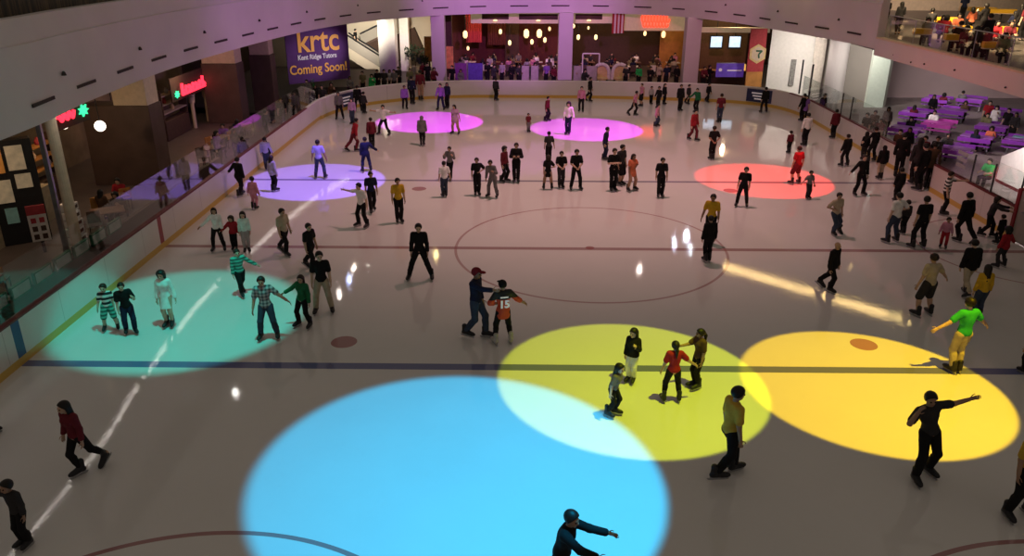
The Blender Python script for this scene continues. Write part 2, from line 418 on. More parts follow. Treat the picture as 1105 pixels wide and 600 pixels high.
# the cream escalator hall at the back left
struct(MB().box(-24, -9.0, 44.5, 44.8, 0, 5.2).build('wall_atrium', M_cream))
for px, Y, w in ((418, 40.5, 1.35), (437, 42.0, .75)): column(px, Y, w, 'pillar_%d' % (8+(px > 420)), M_white)
def escalator(name, label, a, b, w, rail=.95):
    """a, b: lower and upper ends (x, y, z)"""
    e = empty(name); tag(e, label, 'escalator')
    (x0, y0, z0), (x1, y1, z1) = a, b
    MB().add([(x, y0+dy, z) for dy in (0, w) for x, z in ((x0, z0-.9), (x0, z0+.05), (x1, z1+.05), (x1, z1-.9))], [(0, 1, 2, 3), (7, 6, 5, 4), (0, 4, 5, 1), (1, 5, 6, 2), (2, 6, 7, 3), (3, 7, 4, 0)]).build('truss', M_cream if 'lower' in label else M_brown, e)
    for dy in (0, w):
        MB().add([(x0, y0+dy-.02, z0), (x0, y0+dy-.02, z0+rail), (x1, y1+dy-.02, z1+rail), (x1, y1+dy-.02, z1), (x0, y0+dy+.02, z0), (x0, y0+dy+.02, z0+rail), (x1, y1+dy+.02, z1+rail), (x1, y1+dy+.02, z1)],
                 [(0, 1, 2, 3), (7, 6, 5, 4), (0, 4, 5, 1), (1, 5, 6, 2), (2, 6, 7, 3), (3, 7, 4, 0)]).build('balustrade', M_greywall, e)
        MB().tube((x0, y0+dy, z0+rail), (x1, y1+dy, z1+rail), .07).build('handrail', M_black, e)
    st = MB(); n = 12
    for k in range(n):
        f = k/n; st.box(min(x0+(x1-x0)*f, x0+(x1-x0)*(f+1/n)), max(x0+(x1-x0)*f, x0+(x1-x0)*(f+1/n)), y0+.08, y0+w-.08, z0+(z1-z0)*f, z0+(z1-z0)*(f+1/n)+.04)
    st.build('steps', M_steel, e)
    return e
a = onY(412, 74, 41.5); b = onY(374, 50, 41.5)
escalator('escalator', 'lower escalator rising to the left behind the purple banner', (a[0], 41.5, a[2]), (b[0], 41.5, b[2]), 1.1)
a = onY(392, 50, 43.2); b = onY(413, 40, 43.2)
escalator('escalator', 'upper dark escalator rising to the right behind the white column', (a[0]-.2, 43.2, a[2]+.1), (b[0], 43.2, b[2]+.2), 1.0, .9)
a = onY(461, 64, 43.4); b = onY(446, 30, 43.4); c = onY(427, 66, 43.4); d = onY(427, 38, 43.4)
so = MB().add([(q[0], 43.4+e, q[2]) for e in (0, .9) for q in (a, b, d, c)], [(0, 1, 2, 3), (7, 6, 5, 4), (0, 4, 5, 1), (1, 5, 6, 2), (2, 6, 7, 3), (3, 7, 4, 0)]).build('stair_soffit_and_void', M_dbrown)
struct(so)
so = MB().add([(q[0], 43.0+e, q[2]) for e in (0, .5) for q in [onY(px_, py_, 43.0) for px_, py_ in ((389, 51), (411, 65), (411, 41))]], [(0, 1, 2), (5, 4, 3), (0, 3, 4, 1), (1, 4, 5, 2), (2, 5, 3, 0)]).build('stair_soffit_and_void', M_dbrown)  # dark wedge standing in for the unlit void beneath the upper escalator
struct(so)
def placard(px0, px1, py0, py1, Y, label):
    a = onY(px0, py1, Y); b = onY(px1, py0, Y); w = b[0]-a[0]; h = b[2]-a[2]
    s = empty('poster_stand', (a[0]+w/2, Y, a[2])); tag(s, label, 'sign')
    MB().box(-w/2, w/2, -.04, .04, 0, h).build('poster', mat('orange_poster', (.75, .33, .1), .6, var=.35, scale=3), s, bevel=.01)
    MB().box(-w/2-.04, w/2+.04, .04, .08, -.04, h+.04).build('backing', M_black, s)
    MB().box(-.05, .05, .0, .06, -a[2], 0).build('stand', M_black, s)
placard(459, 467, 40, 66, 39.5, 'orange poster stand just left of the purple-lit pillar')
placard(481, 489, 50, 74, 38.3, 'orange poster stand just right of the purple-lit pillar')

# krtc banner
bA = np.array(onY(309, 60, 29.5)); bB = np.array(onY(376, 55, 32.5))
ang = math.atan2(bB[1]-bA[1], bB[0]-bA[0]); W = math.hypot(bB[0]-bA[0], bB[1]-bA[1])
z1 = 4.9; z0 = .8
bn = empty('hanging_banner', ((bA[0]+bB[0])/2, (bA[1]+bB[1])/2, z0), ang); tag(bn, 'large purple hanging banner reading krtc Coming Soon above the far left corner', 'banner')
H = z1-z0
MB().box(-W/2, W/2, -.03, .03, 0, H).build('cloth', M_bannerp, bn)
MB().tube((-W/2, 0, H), (W/2, 0, H), .05).build('top_rail', M_steel, bn)
lettering('lettering', 'krtc', 2.15, M_orange, bn, (.05, -.05, H*.5), (R(90), 0, 0), bold=.03, width=W*.66)
lettering('lettering', 'Kent Ridge Tutors', .45, M_bwhite, bn, (-.1, -.05, H*.375), (R(90), 0, 0), bold=.012, width=W*.62)
lettering('lettering', 'Coming Soon!', .85, M_orange, bn, (-.05, -.05, H*.15), (R(90), 0, 0), bold=.015, width=W*.92)
struct(MB().box(-W/2, W/2, .3, .5, 0, 1.2).build('wall_corner', M_cream, loc=(bn.location.x+1.2, bn.location.y+2.4, 0), rz=ang*.3))

# ------------------------------------------------------------------ restaurants behind the far boards
def wallbox(name, px0, px1, Y0, Y1, z0, z1, m):
    a = onY(px0, 50, Y0)[0]; b = onY(px1, 50, Y0)[0]
    return struct(MB().box(a, b, Y0, Y1, z0, z1).build(name, m))
def sign_band(px0, px1, py0, py1, Y, m, name, label, insets=()):
    a = onY(px0, py1, Y); b = onY(px1, py0, Y)
    e = empty(name, ((a[0]+b[0])/2, Y, a[2])); tag(e, label, 'sign'); w = (b[0]-a[0])/2; h = b[2]-a[2]
    MB().box(-w, w, -.06, .3, 0, h).build('band', m, e)
    for q0, q1 in insets:
        x0 = onY(q0, py0, Y)[0]-e.location.x; x1 = onY(q1, py0, Y)[0]-e.location.x
        MB().box(x0, x1, -.1, -.06, h*.38, h*.9).build('dark_panel', M_dbrown, e)
        MB().lathe([(.16, 0), (.16, .05), (.1, .1)], n=12).build('downlight', M_bulb, e, loc=((x0+x1)/2, -.3, h*.25))
    return e, w, h
M_bandc = mat('cream_sign_band', (.7, .58, .38), .7, emit=(1, .8, .5), es=.12, var=.06)
sign_band(508, 603, 14, 25, 39.2, M_bandc, 'shop_sign', 'cream fascia board with dark panels above the left restaurant', ((520, 549), (560, 602)))
sign_band(617, 664, 14, 25, 39.2, M_bandc, 'shop_sign', 'cream fascia board with one dark panel right of the middle pillar', ((621, 650),))
e, w, h = sign_band(672, 741, 14, 33, 38.6, M_bandc, 'shop_sign', 'cream shop sign with glowing red squiggled lettering')
M_chil = mat('red_glow', (.8, .06, .03), .5, emit=(1, .07, .03), es=1.6, var=0)
sq = MB(); k = 0
for row, (n, y0, amp) in enumerate(((9, .66, .2), (8, .38, .17))):                    # unreadable two-row script: looping strokes
    L = [(-1.05+.1*row+2.1*(1-.08*row)*t/60+.06*math.cos(n*2*PI*t/60), h*y0+h*amp*math.sin(n*2*PI*t/60)) for t in range(61)]
    for p, q in zip(L, L[1:]): sq.tube((p[0], -.14, p[1]), (q[0], -.14, q[1]), .065, n=6)
sq.build('lettering', M_chil, e)
fl = MB().box(-.5, .5, -.03, .03, 0, 1.75).build('striped_blade_sign', M_stripeflag, loc=tuple(onY(666.5, 36, 37.9))); tag(fl, 'narrow red and white striped hanging sign left of the red lettering', 'sign')
fl.rotation_euler = (0, 0, R(20))
wallbox('wall_restaurant_left', 484, 602, 46, 46.2, 0, 4.95, M_darkred)
wallbox('wall_restaurant_right', 612, 745, 46, 46.2, 0, 4.95, M_dbrown)
a = onY(484, 50, 39)[0]; struct(MB().box(a-.9, a+.3, 38.8, 39.2, 0, 4.95).build('wall_restaurant_end', M_dbrown))
for px0, px1, Y, m, n in ((712, 742, 44, M_wood, 'wall_wood_panel'), (545, 560, 45, M_dbrown, 'wall_panel_2')): wallbox(n, px0, px1, Y, Y+.2, 0, 4.4, m)
def curtain(px0, px1, Y, z0, z1, m, label):
    a = onY(px0, 40, Y)[0]; b = onY(px1, 40, Y)[0]; n = 40; vs = []; fs = []
    for i in range(n+1):
        x = a+(b-a)*i/n; y = Y+.09*math.sin(i*1.35)
        vs += [(x, y, z0), (x, y, z1)]
    fs = [(2*i, 2*i+2, 2*i+3, 2*i+1) for i in range(n)]
    o = MB().add(vs, fs).build('curtain', m, smooth=True); return tag(o, label, 'curtain')
curtain(503, 520, 43, 2.2, 4.9, M_redcloth, 'dark red curtain at the left of the left restaurant')
curtain(526, 546, 44, 1.9, 4.9, M_darkred, 'wider maroon curtain in the middle of the left restaurant')
PEND = [(502, 37, .28), (540, 34, .2), (550, 46, .2), (568, 36, .34), (582, 36, .32), (574, 45, .2), (588, 43, .2), (593, 31, .16), (505, 52, .16), (624, 40, .2), (643, 40, .2), (696, 36, .18), (716, 37, .26), (619, 28, .16), (635, 30, .13)]
for i, (px, py, r) in enumerate(PEND):
    Y = 40.5+(i*1.7) % 3; P = onY(px, py, Y)
    r *= .8; L = empty('pendant_lamp', tuple(P)); side = 'left' if px < 605 else 'right'
    tag(L, 'glowing pendant lamp in the %s restaurant, %s from its left end' % (side, ('first', 'second', 'third', 'fourth', 'fifth', 'sixth', 'seventh', 'eighth', 'ninth')[sorted(p[0] for p in PEND if (p[0] < 605) == (px < 605)).index(px)]), 'lamp', 'pendant lamps of the restaurants')
    MB().lathe([(r*.4, -r*1.3), (r*.8, -r*.7), (r*.8, r*.6), (r*.35, r*1.2)], n=14).build('shade', M_bulb, L, smooth=True)
    MB().tube((0, 0, r*1.2), (0, 0, 4.95-P[2]), .02, n=6).build('cord', M_black, L)

def table_set(): pass
TBL = None
def dining_table(x, y, label, top=M_tabletop, group='restaurant tables', rz=0):
    t = empty('dining_table', (x, y, 0), rz); tag(t, label, 'table', group)
    MB().box(-.55, .55, -.4, .4, .71, .75).build('tabletop', top, t, bevel=.01)
    MB().tube((0, 0, .03), (0, 0, .71), .05).build('pedestal', M_black, t)
    MB().lathe([(.3, 0), (.3, .03), (.06, .05)], n=14).build('base', M_black, t)
    return t
ORD = ['first', 'second', 'third', 'fourth', 'fifth', 'sixth', 'seventh', 'eighth', 'ninth', 'tenth', 'eleventh', 'twelfth', 'thirteenth', 'fourteenth', 'fifteenth', 'sixteenth', 'seventeenth', 'eighteenth', 'nineteenth', 'twentieth']
DT = []
for side, xs in (('left', (-7.2, -5.2, -3.4, -1.7, -.2)), ('right', (2.6, 4.6, 6.4, 8.2, 9.6))):
    for r, y in (('front', 39.9), ('back', 42.3)):
        for i, x in enumerate(xs):
            X = x+.5*(r == 'back'); DT.append((X, y))
            dining_table(X, y, 'small restaurant table in the %s row of the %s restaurant, %s from the left' % (r, side, ORD[i]), M_tabletop if (i+len(DT)) % 3 else M_chairw)
# purple-blue cloth barrier, and white barrier boards in front of the restaurants
def barrier(px0, px1, Y, z0, z1, m, label):
    a = onY(px0, 80, Y)[0]; b = onY(px1, 80, Y)[0]; e = empty('cloth_barrier', ((a+b)/2, Y, 0)); tag(e, label, 'barrier')
    MB().box(-(b-a)/2, (b-a)/2, -.02, .02, z0, z1).build('cloth', m, e)
    for s in (-1, 1): MB().tube((s*(b-a)/2, 0, 0), (s*(b-a)/2, 0, z1+.05), .03).build('post', M_steel, e)
M_indigo = mat('indigo_cloth', (.1, .06, .35), .7, var=.2)
barrier(491, 504, 33.4, .25, 1.75, mat('plum_cloth', (.2, .05, .25), .7), 'plum cloth barrier right of the purple-lit pillar')
barrier(505, 521, 33.4, .25, 1.75, M_indigo, 'indigo cloth barrier in front of the left restaurant')
M_barr = mat('barrier_board', (.45, .4, .38), .6); barrier(563, 571, 33.3, .3, 1.6, M_barr, 'white board barrier in front of the left restaurant, left one')
barrier(573, 581, 33.3, .3, 1.6, M_barr, 'white board barrier in front of the left restaurant, right one')
barrier(619, 627, 33.3, .3, 1.6, M_barr, 'white board barrier right of the middle pillar, left one')
barrier(633, 644, 33.3, .3, 1.6, M_barr, 'white board barrier right of the middle pillar, right one')
# white gateway frame and the two round-backed armchairs
P = onY(637, 82, 36); gw = MB()
for s in (-.62, .62): gw.tube((s, 0, 0), (s, 0, 2.15), .05)
gw.tube((-.62, 0, 2.15), (.62, 0, 2.15), .05)
tag(gw.build('gateway_arch', M_white, loc=(P[0], 36, 0)), 'white tubular gateway frame in front of the right restaurant', 'frame')
for px, lb in ((649, 'left'), (669, 'right')):
    P = onY(px, 82, 35); c = empty('round_armchair', (P[0], 35, 0)); tag(c, 'white and gold round-backed armchair facing the rink, %s of the pair' % lb, 'chair', 'round-backed armchairs')
    a = MB()
    for k in range(9):
        t = PI*(k/8); a.tube((-.55*math.cos(t), .1, .95+.55*math.sin(t)), (-.55*math.cos(PI*min(k+1, 8)/8+.001), .1, .95+.55*math.sin(PI*min(k+1, 8)/8)), .13)
    a.tube((-.55, .1, .4), (-.55, .1, .95), .13); a.tube((.55, .1, .4), (.55, .1, .95), .13)
    a.build('back_ring', M_chairw, c); MB().lathe([(.48, 0), (.48, .12), (.4, .16)], (0, 0, .42)).build('seat', M_gold, c)
    MB().box(-.45, .45, .12, .2, .55, 1.35).build('back_pad', M_gold, c, bevel=.03)
    for s in (-.4, .4):
        for q in (-.3, .3): MB().tube((s, q, 0), (s, q, .45), .04).build('leg', M_black, c)

# ------------------------------------------------------------------ food stall with screens
wallbox('wall_stall', 754, 806, 38.5, 38.7, 0, 4.95, mat('stall_back', (.16, .09, .045), .7))
sign_band(757, 831, 30, 35, 34.5, M_bandc, 'shop_sign', 'plain cream fascia board above the food stall screens')
for px0, px1, lb in ((765, 781, 'left'), (785, 801, 'right')):
    a = onY(px0, 53, 36); b = onY(px1, 38, 36); s = empty('menu_screen', ((a[0]+b[0])/2, 36, a[2])); tag(s, 'glowing menu screen above the food stall, %s one' % lb, 'screen', 'menu screens')
    w = (b[0]-a[0])/2; h = b[2]-a[2]
    MB().box(-w, w, 0, .1, 0, h).build('casing', M_black, s, bevel=.01); MB().box(-w*.82, w*.82, -.02, 0, h*.14, h*.9).build('display', M_screen, s)
    MB().tube((0, .05, h), (0, .05, 4.95-a[2]), .03).build('bracket', M_black, s)
a = onY(772, 83, 33.2); b = onY(803, 72, 33.2); s = empty('hanging_banner', ((a[0]+b[0])/2, 33.2, max(a[2], .2))); w = (b[0]-a[0])/2; tag(s, 'low purple-blue banner with a white wave hung below the food stall', 'banner')
MB().box(-w, w, -.02, .02, 0, .95).build('cloth', mat('violet_banner', (.13, .07, .42), .6, emit=(.25, .12, .9), es=.12, var=.3, scale=2), s)
MB().box(-.2, w*.85, -.04, -.02, .42, .5).build('wave_mark', M_bwhite, s); MB().lathe([(.12, 0), (.12, .02)], n=12).build('round_mark', M_bwhite, s, loc=(-w*.7, -.03, .5)).rotation_euler = (R(90), 0, 0)
MB().tube((-w, 0, .97), (w, 0, .97), .03).build('rail', M_steel, s)
a = onY(755, 78, 35.5)[0]; b = onY(806, 78, 35.5)[0]
ct = empty('food_counter', ((a+b)/2, 35.6, 0)); tag(ct, 'warm lit food stall counter under the two menu screens', 'counter'); w = (b-a)/2
MB().box(-w, w, -.35, .35, 0, 1.0).build('body', M_dbrown, ct, bevel=.02); MB().box(-w-.03, w+.03, -.4, .4, 1.0, 1.06).build('top', M_wood, ct); MB().box(-w*.2, w*.9, -.3, .3, 1.06, 1.5).build('warmer', mat('food_glow', (.7, .4, .1), .5, emit=(1, .55, .12), es=.7, var=.5, scale=3), ct, bevel=.02)
# red panel with a gold hexagonal emblem
a = onY(803, 95, 32.2); b = onY(828, 37, 32.2); W2 = (b[0]-a[0])/2
rp = empty('red_wall_panel', ((a[0]+b[0])/2, 32.2, 0), R(6)); tag(rp, 'tall red panel with a gold hexagonal badge beside the white wall', 'sign')
MB().box(-W2, W2, -.05, .05, 1.4, 4.3).build('panel', M_redcloth, rp); MB().box(-W2, W2, -.05, .05, 0, 1.4).build('base_panel', M_wood, rp)
zc = onY(815, 58, 32.2)[2]
for r_, m_, y_ in ((.66, M_gold, -.09), (.5, M_beige, -.11)):
    MB().prism([(r_*math.cos(PI/2+k*PI/3), r_*math.sin(PI/2+k*PI/3)) for k in range(6)], -.02, .02).build('badge', m_, rp, loc=(.05, y_, zc)).rotation_euler = (R(90), 0, 0)
zb = MB()
for p, q in (((-.2, .2), (.22, .2)), ((.22, .2), (0, -.02)), ((0, -.02), (.05, -.28))): zb.tube((p[0], 0, p[1]), (q[0], 0, q[1]), .06, n=6)
zb.build('badge_mark', M_green, rp, loc=(.1, -.14, zc))

# white wall with a grey vent panel, pale columns, curved grey wall
P0 = onY(829, 70, 31.6); P1 = onY(884, 70, 30.6)
WL = [(P0[0], 31.6), (P1[0], 30.6)]
ww = struct(sweep(WL, [(0, 0), (0, 4.95), (-.3, 4.95), (-.3, 0)]).build('wall_white', M_white))
a = onY(850, 92, 31.15); b = onY(859, 64, 31.15)
MB().box(a[0], b[0], 31.0, 31.1, a[2], b[2]).build('vent_panel', mat('vent_grey', (.25, .24, .23), .6, var=.3, scale=8), ww)
cw = spline([(P1[0], 30.6), (P1[0]+.7, 29.9), (18.9, 28.8), (19.6, 27.8), (20.3, 26.8), (21.0, 26.5)], 6)
struct(sweep(cw, [(0, 0), (0, 4.8), (-.3, 4.8), (-.3, 0)]).build('wall_curved', M_greywall))
curtain(881, 893, 29.6, .1, 4.8, M_curtain, 'pale grey pleated curtain beside the white wall')
c = onY(905, 60, 28.2); struct(MB().tube((c[0], 28.2, 0), (c[0], 28.2, 4.75), .62, n=24).build('pillar_10', M_fascia, smooth=False))
a = onY(938, 90, 26.2)[0]; b = onY(957, 90, 26.2)[0]
struct(MB().box(a, b, 26.2, 26.5, 0, 4.75).build('door_1', mat('pale_green_door', (.7, .76, .66), .6, emit=(.8, 1, .8), es=.1, var=.04)))

# ------------------------------------------------------------------ left shops
def shop_box(x0, x1, y0, y1, z0, z1, m, name): return struct(MB().box(x0, x1, y0, y1, z0, z1).build(name, m))
M_shopwall = mat('shop_wall_olive', (.2, .145, .085), .8, var=.35, scale=.8)
shop_box(-23.2, -23, -8, 24, 0, 4.9, M_shopwall, 'wall_shop')
# kitchen counters and shelves as real units along the back
def shelf_unit(x, y, L, label, m):
    e = empty('display_shelf', (x, y, 0)); tag(e, label, 'shelf')
    MB().box(-.25, .25, -L/2, L/2, 0, 1.0).build('cabinet', M_dbrown, e, bevel=.02)
    for z in (1.35, 1.8, 2.25): MB().box(-.22, .22, -L/2, L/2, z, z+.05).build('shelf_board', m, e)
    for s in (-1, 1): MB().box(-.22, .22, s*L/2-.04, s*L/2+.04, 1.0, 2.6).build('upright', M_dbrown, e)
    for k in range(int(L*2.2)):
        yy = -L/2+.3+k*.44; zz = (1.4, 1.85, 2.3)[k % 3]
        MB().lathe([(.09, 0), (.1, .14), (.05, .24), (.05, .28)], (0, yy, zz), n=10).build('jar', (M_beige, M_redcloth, M_steel, M_gold)[k % 4], e)
shelf_unit(-20.9, 4.0, 3.4, 'long dark shelf with jars behind the first brown column', M_wood)
shelf_unit(-20.9, 17.0, 3.0, 'lit kitchen shelf below the red neon sign', M_beige)
def leaf_mark(e, y, z, r=.22):
    q = [(r*(1.15 if k % 2 == 0 else .6)*math.cos(k*PI/7), r*(.75 if k % 2 == 0 else .4)*math.sin(k*PI/7)) for k in range(14)]
    MB().prism(q, -.03, .03).build('leaf_mark', M_neong, e, loc=(0, y, z)).rotation_euler = (R(90), 0, R(90))
s = empty('neon_sign', tuple(onX(75, 126, -17.9))); tag(s, 'small red neon sign with a green leaf mark under the left balcony edge', 'sign')
nb = MB()
for k in range(26):
    t0, t1 = k/26, (k+1)/26
    f = lambda t: (0, -.75+1.1*t, .12*math.sin(t*20)+.06)
    nb.tube(f(t0), f(t1), .06, n=6)
nb.build('lettering', M_neonr, s); leaf_mark(s, .95, .05, .3)
MB().box(-.12, -.06, -1, 1.4, -.35, .4).build('backing', M_dbrown, s)
P = onX(210, 91, -20.2); s = empty('neon_sign', tuple(P)); tag(s, 'glowing red neon shop sign with green marks at both ends', 'sign')
nb = MB(); L = []
for k in range(8): # upright strokes joined by a base line: a word that cannot be read
    y = -1.7+k*.47; nb.tube((0, y, -.28), (0, y+.05, .3 if k in (0, 6, 7) else .12), .085, n=6)
    if k < 7: nb.tube((0, y+.05, .1*(k % 2)), (0, y+.47, -.22+.2*(k % 2)), .075, n=6)
nb.tube((0, -1.75, -.28), (0, 1.65, -.28), .06, n=6)
nb.build('lettering', M_neonr, s); leaf_mark(s, -2.4, -.15, .26); leaf_mark(s, 2.3, .1, .26); MB().box(-.14, -.08, -2.9, 2.8, -.5, .7).build('backing', M_dbrown, s)
P = onX(214, 104, -20.6); ar = MB(); n = 10
for k in range(n):
    t0, t1 = PI*k/n, PI*(k+1)/n; ar.tube((0, -1.0*math.cos(t0), 1.0*math.sin(t0)), (0, -1.0*math.cos(t1), 1.0*math.sin(t1)), .16)
ar.tube((0, -1, 0), (0, -1, .2-P[2]), .1); ar.tube((0, 1, 0), (0, 1, .2-P[2]), .1)
o = ar.build('arch_ornament', M_beige, loc=(P[0], P[1], P[2]-.2)); tag(o, 'pale round arch below the glowing red neon sign', 'arch')
for px, py, X, lb in ((68, 133, -18.2, 'left'), (108, 136, -18.6, 'right'), (123, 125, -20.5, None), (12, 190, -20.5, None)):
    P = onX(px, py, X); L = empty('globe_lamp', tuple(P)); tag(L, 'round glowing globe lamp under the left balcony, %s of the big pair' % lb if lb else ('tiny lamp right of the two big globe lamps' if px > 100 else 'small low lamp near the left edge of the shops'), 'lamp')
    r = .21 if lb else .09
    MB().ball((0, 0, 0), r, 14).build('globe', M_bulbw, L, smooth=True); MB().tube((0, 0, r), (0, 0, 4.95-P[2]), .02, n=6).build('cord', M_black, L)
# kiosk tower with lit picture tiles
P = at(35, 262, 0); k = empty('menu_kiosk', (-19.2, .3, 0), R(-55)); tag(k, 'dark kiosk tower with orange and cream picture tiles left of the pale column', 'kiosk')
MB().box(-.25, .25, -.75, .75, 0, 3.5).build('tower', M_black, k, bevel=.02)
M_tileo = mat('orange_tile', (.6, .24, .05), .5, emit=(1, .4, .08), es=.12, var=.3, scale=3); M_tilec = mat('cream_tile', (.6, .5, .36), .5, emit=(1, .8, .5), es=.08, var=.25, scale=4)
for y0, y1, z0, z1, m in ((-.85, -.2, 2.6, 3.45, M_tileo), (-.05, .65, 2.65, 3.5, M_tilec), (-.8, -.1, 1.55, 2.35, M_tilec), (.1, .75, 2.0, 2.5, M_tilec), (-.6, -.1, .8, 1.35, M_teal)):
    MB().box(.25, .29, y0*.72, y1*.72, z0*.95, z1*.95).build('picture_tile', m, k)
P = at(53, 268, 0); sg = empty('menu_board', (-18.0, -.75, 0), R(-55)); tag(sg, 'red-topped white menu board with dark squares in front of the kiosk', 'sign')
MB().box(-.03, .03, -.27, .27, .4, 1.3).build('board', M_chairw, sg); MB().box(-.04, .045, -.27, .27, 1.3, 1.6).build('red_header', M_redcloth, sg); MB().box(-.03, .03, -.05, .05, 0, .4).build('post', M_black, sg)
for z in (.55, .82, 1.1):
    for y in (-.12, .12): MB().box(.03, .045, y-.075, y+.075, z-.08, z+.09).build('picture', M_redcloth if z > 1 else M_dbrown, sg)
# stack of white crates
for j in range(6):
    c = empty('crate', (-17.0, -.6+.02*(j % 2), .02+.27*j), R(4*(j % 3))); tag(c, 'white plastic crate by the pale column, %s of the stack' % ('lowest', 'second', 'third', 'fourth', 'fifth', 'topmost')[j], 'crate', 'stacked white crates')
    w_ = .29-.012*j
    MB().box(-w_, w_, -w_, w_, 0, .255).build('body', M_chairw, c, bevel=.03); MB().box(w_-.01, w_+.01, -w_*.5, w_*.5, .1, .2).build('handle_gap', M_brown, c)
# broad cream stairs at the far left
sr = MB()
for j in range(8): sr.box(-22.6+.0, -19.6, -4.6+.45*j, 3.0, .16*j, .16*(j+1))
struct(sr.build('floor_stairs', mat('stair_stone', (.42, .34, .22), .8)))
for j, (x, y) in enumerate(((-17.0, -6.6), (-17.4, -4.9), (-16.9, 1.5), (-17.6, 3.2), (-16.8, 11.2), (-17.2, 13.4), (-17.0, 16.2))):
    dining_table(x, y, 'cafe table behind the left glass, %s from the camera' % ORD[j], mat('table_green_light_tint', (.3, .4, .27), .4) if j == 0 else M_tabletop, 'cafe tables behind the left glass', R(15*j))  # first tabletop has the green light on it put into its colour
    for q in (-1, 1):
        c = empty('cafe_chair', (x+.1*q, y+.75*q, 0), R(90+90*q+15*j)); tag(c, 'dark cafe chair on the %s side of the %s cafe table behind the left glass' % ('near' if q < 0 else 'far', ORD[j]), 'chair', 'cafe chairs behind the left glass')
        MB().box(-.21, .21, -.21, .21, .42, .46).build('seat', M_brown, c, bevel=.01); MB().box(-.21, .21, .18, .22, .46, .88).build('backrest', M_wood if j % 2 else M_brown, c, bevel=.01)
        for sx in (-.18, .18):
            for sy in (-.18, .18): MB().tube((sx, sy, 0), (sx, sy, .42), .02, n=6).build('leg', M_black, c)

# ------------------------------------------------------------------ right: purple benches below, yellow tables above
def bench_table(x, y, z, rz, m, label, group, L=1.45):
    t = empty('bench_table', (x, y, z), rz); tag(t, label, 'table', group)
    MB().box(-L/2, L/2, -.36, .36, .71, .76).build('tabletop', M_purple_hi if m is M_purple else m, t, bevel=.012)
    for s in (-1, 1):
        b_ = MB().box(-L/2, L/2, s*.72-.17, s*.72+.17, .42, .46).build('bench', m, t, bevel=.01)
        MB().box(-L/2, L/2, s*.92-.02, s*.92+.02, .6, .8).build('backrest', m, b_, bevel=.01)
    for s in (-1, 1):
        f = MB().box(s*L*.36-.03, s*L*.36+.03, -.9, .9, .36, .41); f.box(s*L*.36-.03, s*L*.36+.03, -.06, .06, 0, .72)
        f.box(s*L*.36-.03, s*L*.36+.03, -.7, .7, 0, .04); f.build('frame', M_steel, t)
    return t
PT = [(989, 120, M_purple), (1014, 132, M_magenta), (1029, 118, M_purple), (1049, 106, M_purple), (979, 137, M_purple), (1072, 135, M_purple), (1055, 147, M_purple), (1030, 159, M_purple), (1103, 150, M_purple), (1012, 106, M_purple), (1085, 120, M_purple)]
PW = ['by the mauve wall, nearest the pale door', 'in the middle of the lower seating', 'second from the pale door, back row', 'under the pale strip of the back wall', 'closest to the far end of the right boards', 'in the third row beside the aisle',
      'in front of the white booth', 'right behind the group at the rink gate', 'behind the glass barrier at the picture edge', 'at the foot of the mauve wall', 'in the back row at the picture edge']
PTW = []
for (px, py, m), w in zip(PT, PW):
    P = at(px, py, .75); PTW.append(P); bench_table(P[0], P[1], 0, R(-38), m, 'purple table with two benches, '+w if m is M_purple else 'magenta table with two benches, '+w, 'purple bench tables')
YT = [(1022, 19, 1.1, .7), (987, 31, .7, .5), (1060, 8, 1.5, .7), (1082, 10, 1.5, .7), (1083, 29, 1.0, .7), (1013, 37, .5, .5), (1043, 45, .5, .5), (1093, 57, .75, .5), (1042, 28, .5, .5)]
YW = ['in the back row, left', 'next to the pair at the railing', 'in the long back row, left half', 'in the long back row, right half', 'behind the dark standing person', 'near the railing, second from the corner', 'at the railing below the seated group', 'at the railing by the picture edge', 'in the middle of the deck']
for (px, py, L, D), w in zip(YT, YW):
    P = at(px, py, 6.05); t = empty('deck_table', (max(P[0], 15.5), P[1], 5.3), R(-12)); tag(t, 'yellow table on the upper deck, '+w, 'table', 'yellow deck tables')
    MB().box(-L/2, L/2, -D/2, D/2, .54, .76).build('tabletop', M_yellow, t, bevel=.012); MB().box(-L/2-.01, L/2+.01, -D/2-.01, D/2+.01, .5, .54).build('edge_band', M_beige, t)
    MB().tube((0, 0, .03), (0, 0, .7), .05).build('pedestal', M_black, t); MB().lathe([(.28, 0), (.28, .03), (.06, .05)], n=14).build('base', M_black, t)
# glass railing of the upper deck
rg = empty('glass_railing', (14.9, 0, 5.3)); tag(rg, 'clear glass railing with a thin metal top rail along the upper deck', 'railing')
MB().box(-.01, .01, -18, 14.3, .15, 1.15).build('glass_pane', M_glass, rg); MB().tube((0, -18, 1.17), (0, 14.3, 1.17), .018).build('top_rail', M_steel, rg)
for y in np.arange(-16, 14.5, 2.5): MB().box(-.012, .012, y-.015, y+.015, .1, 1.16).build('post', M_steel, rg)
# white booth, glass barrier and paper near the right edge
bo = empty('white_booth', (18.3, 0, 0), 0); tag(bo, 'white booth panel with a sloping top behind the right boards', 'booth')
MB().add([(x, y, z) for x in (0, 1.2) for y, z in ((8.7, 0), (8.7, 1.1), (6.9, 2.05), (4.4, 2.7), (4.4, 0))], [(0, 1, 2, 3, 4), (9, 8, 7, 6, 5)]+[(i, (i+1) % 5, 5+(i+1) % 5, 5+i) for i in range(5)]).build('shell', M_white, bo)
MB().box(-.03, 0, 4.4, 8.72, .0, .12).build('base_strip', M_cap, bo)
gb = empty('glass_barrier', (21.6, 11.4, 0), R(48)); tag(gb, 'glass barrier with a pale top edge behind the white booth', 'barrier')
MB().box(-2.2, 2.2, -.01, .01, .3, 1.5).build('glass_pane', M_glass, gb); MB().box(-2.2, 2.2, -.04, .04, 1.5, 1.56).build('top_edge', M_white, gb)
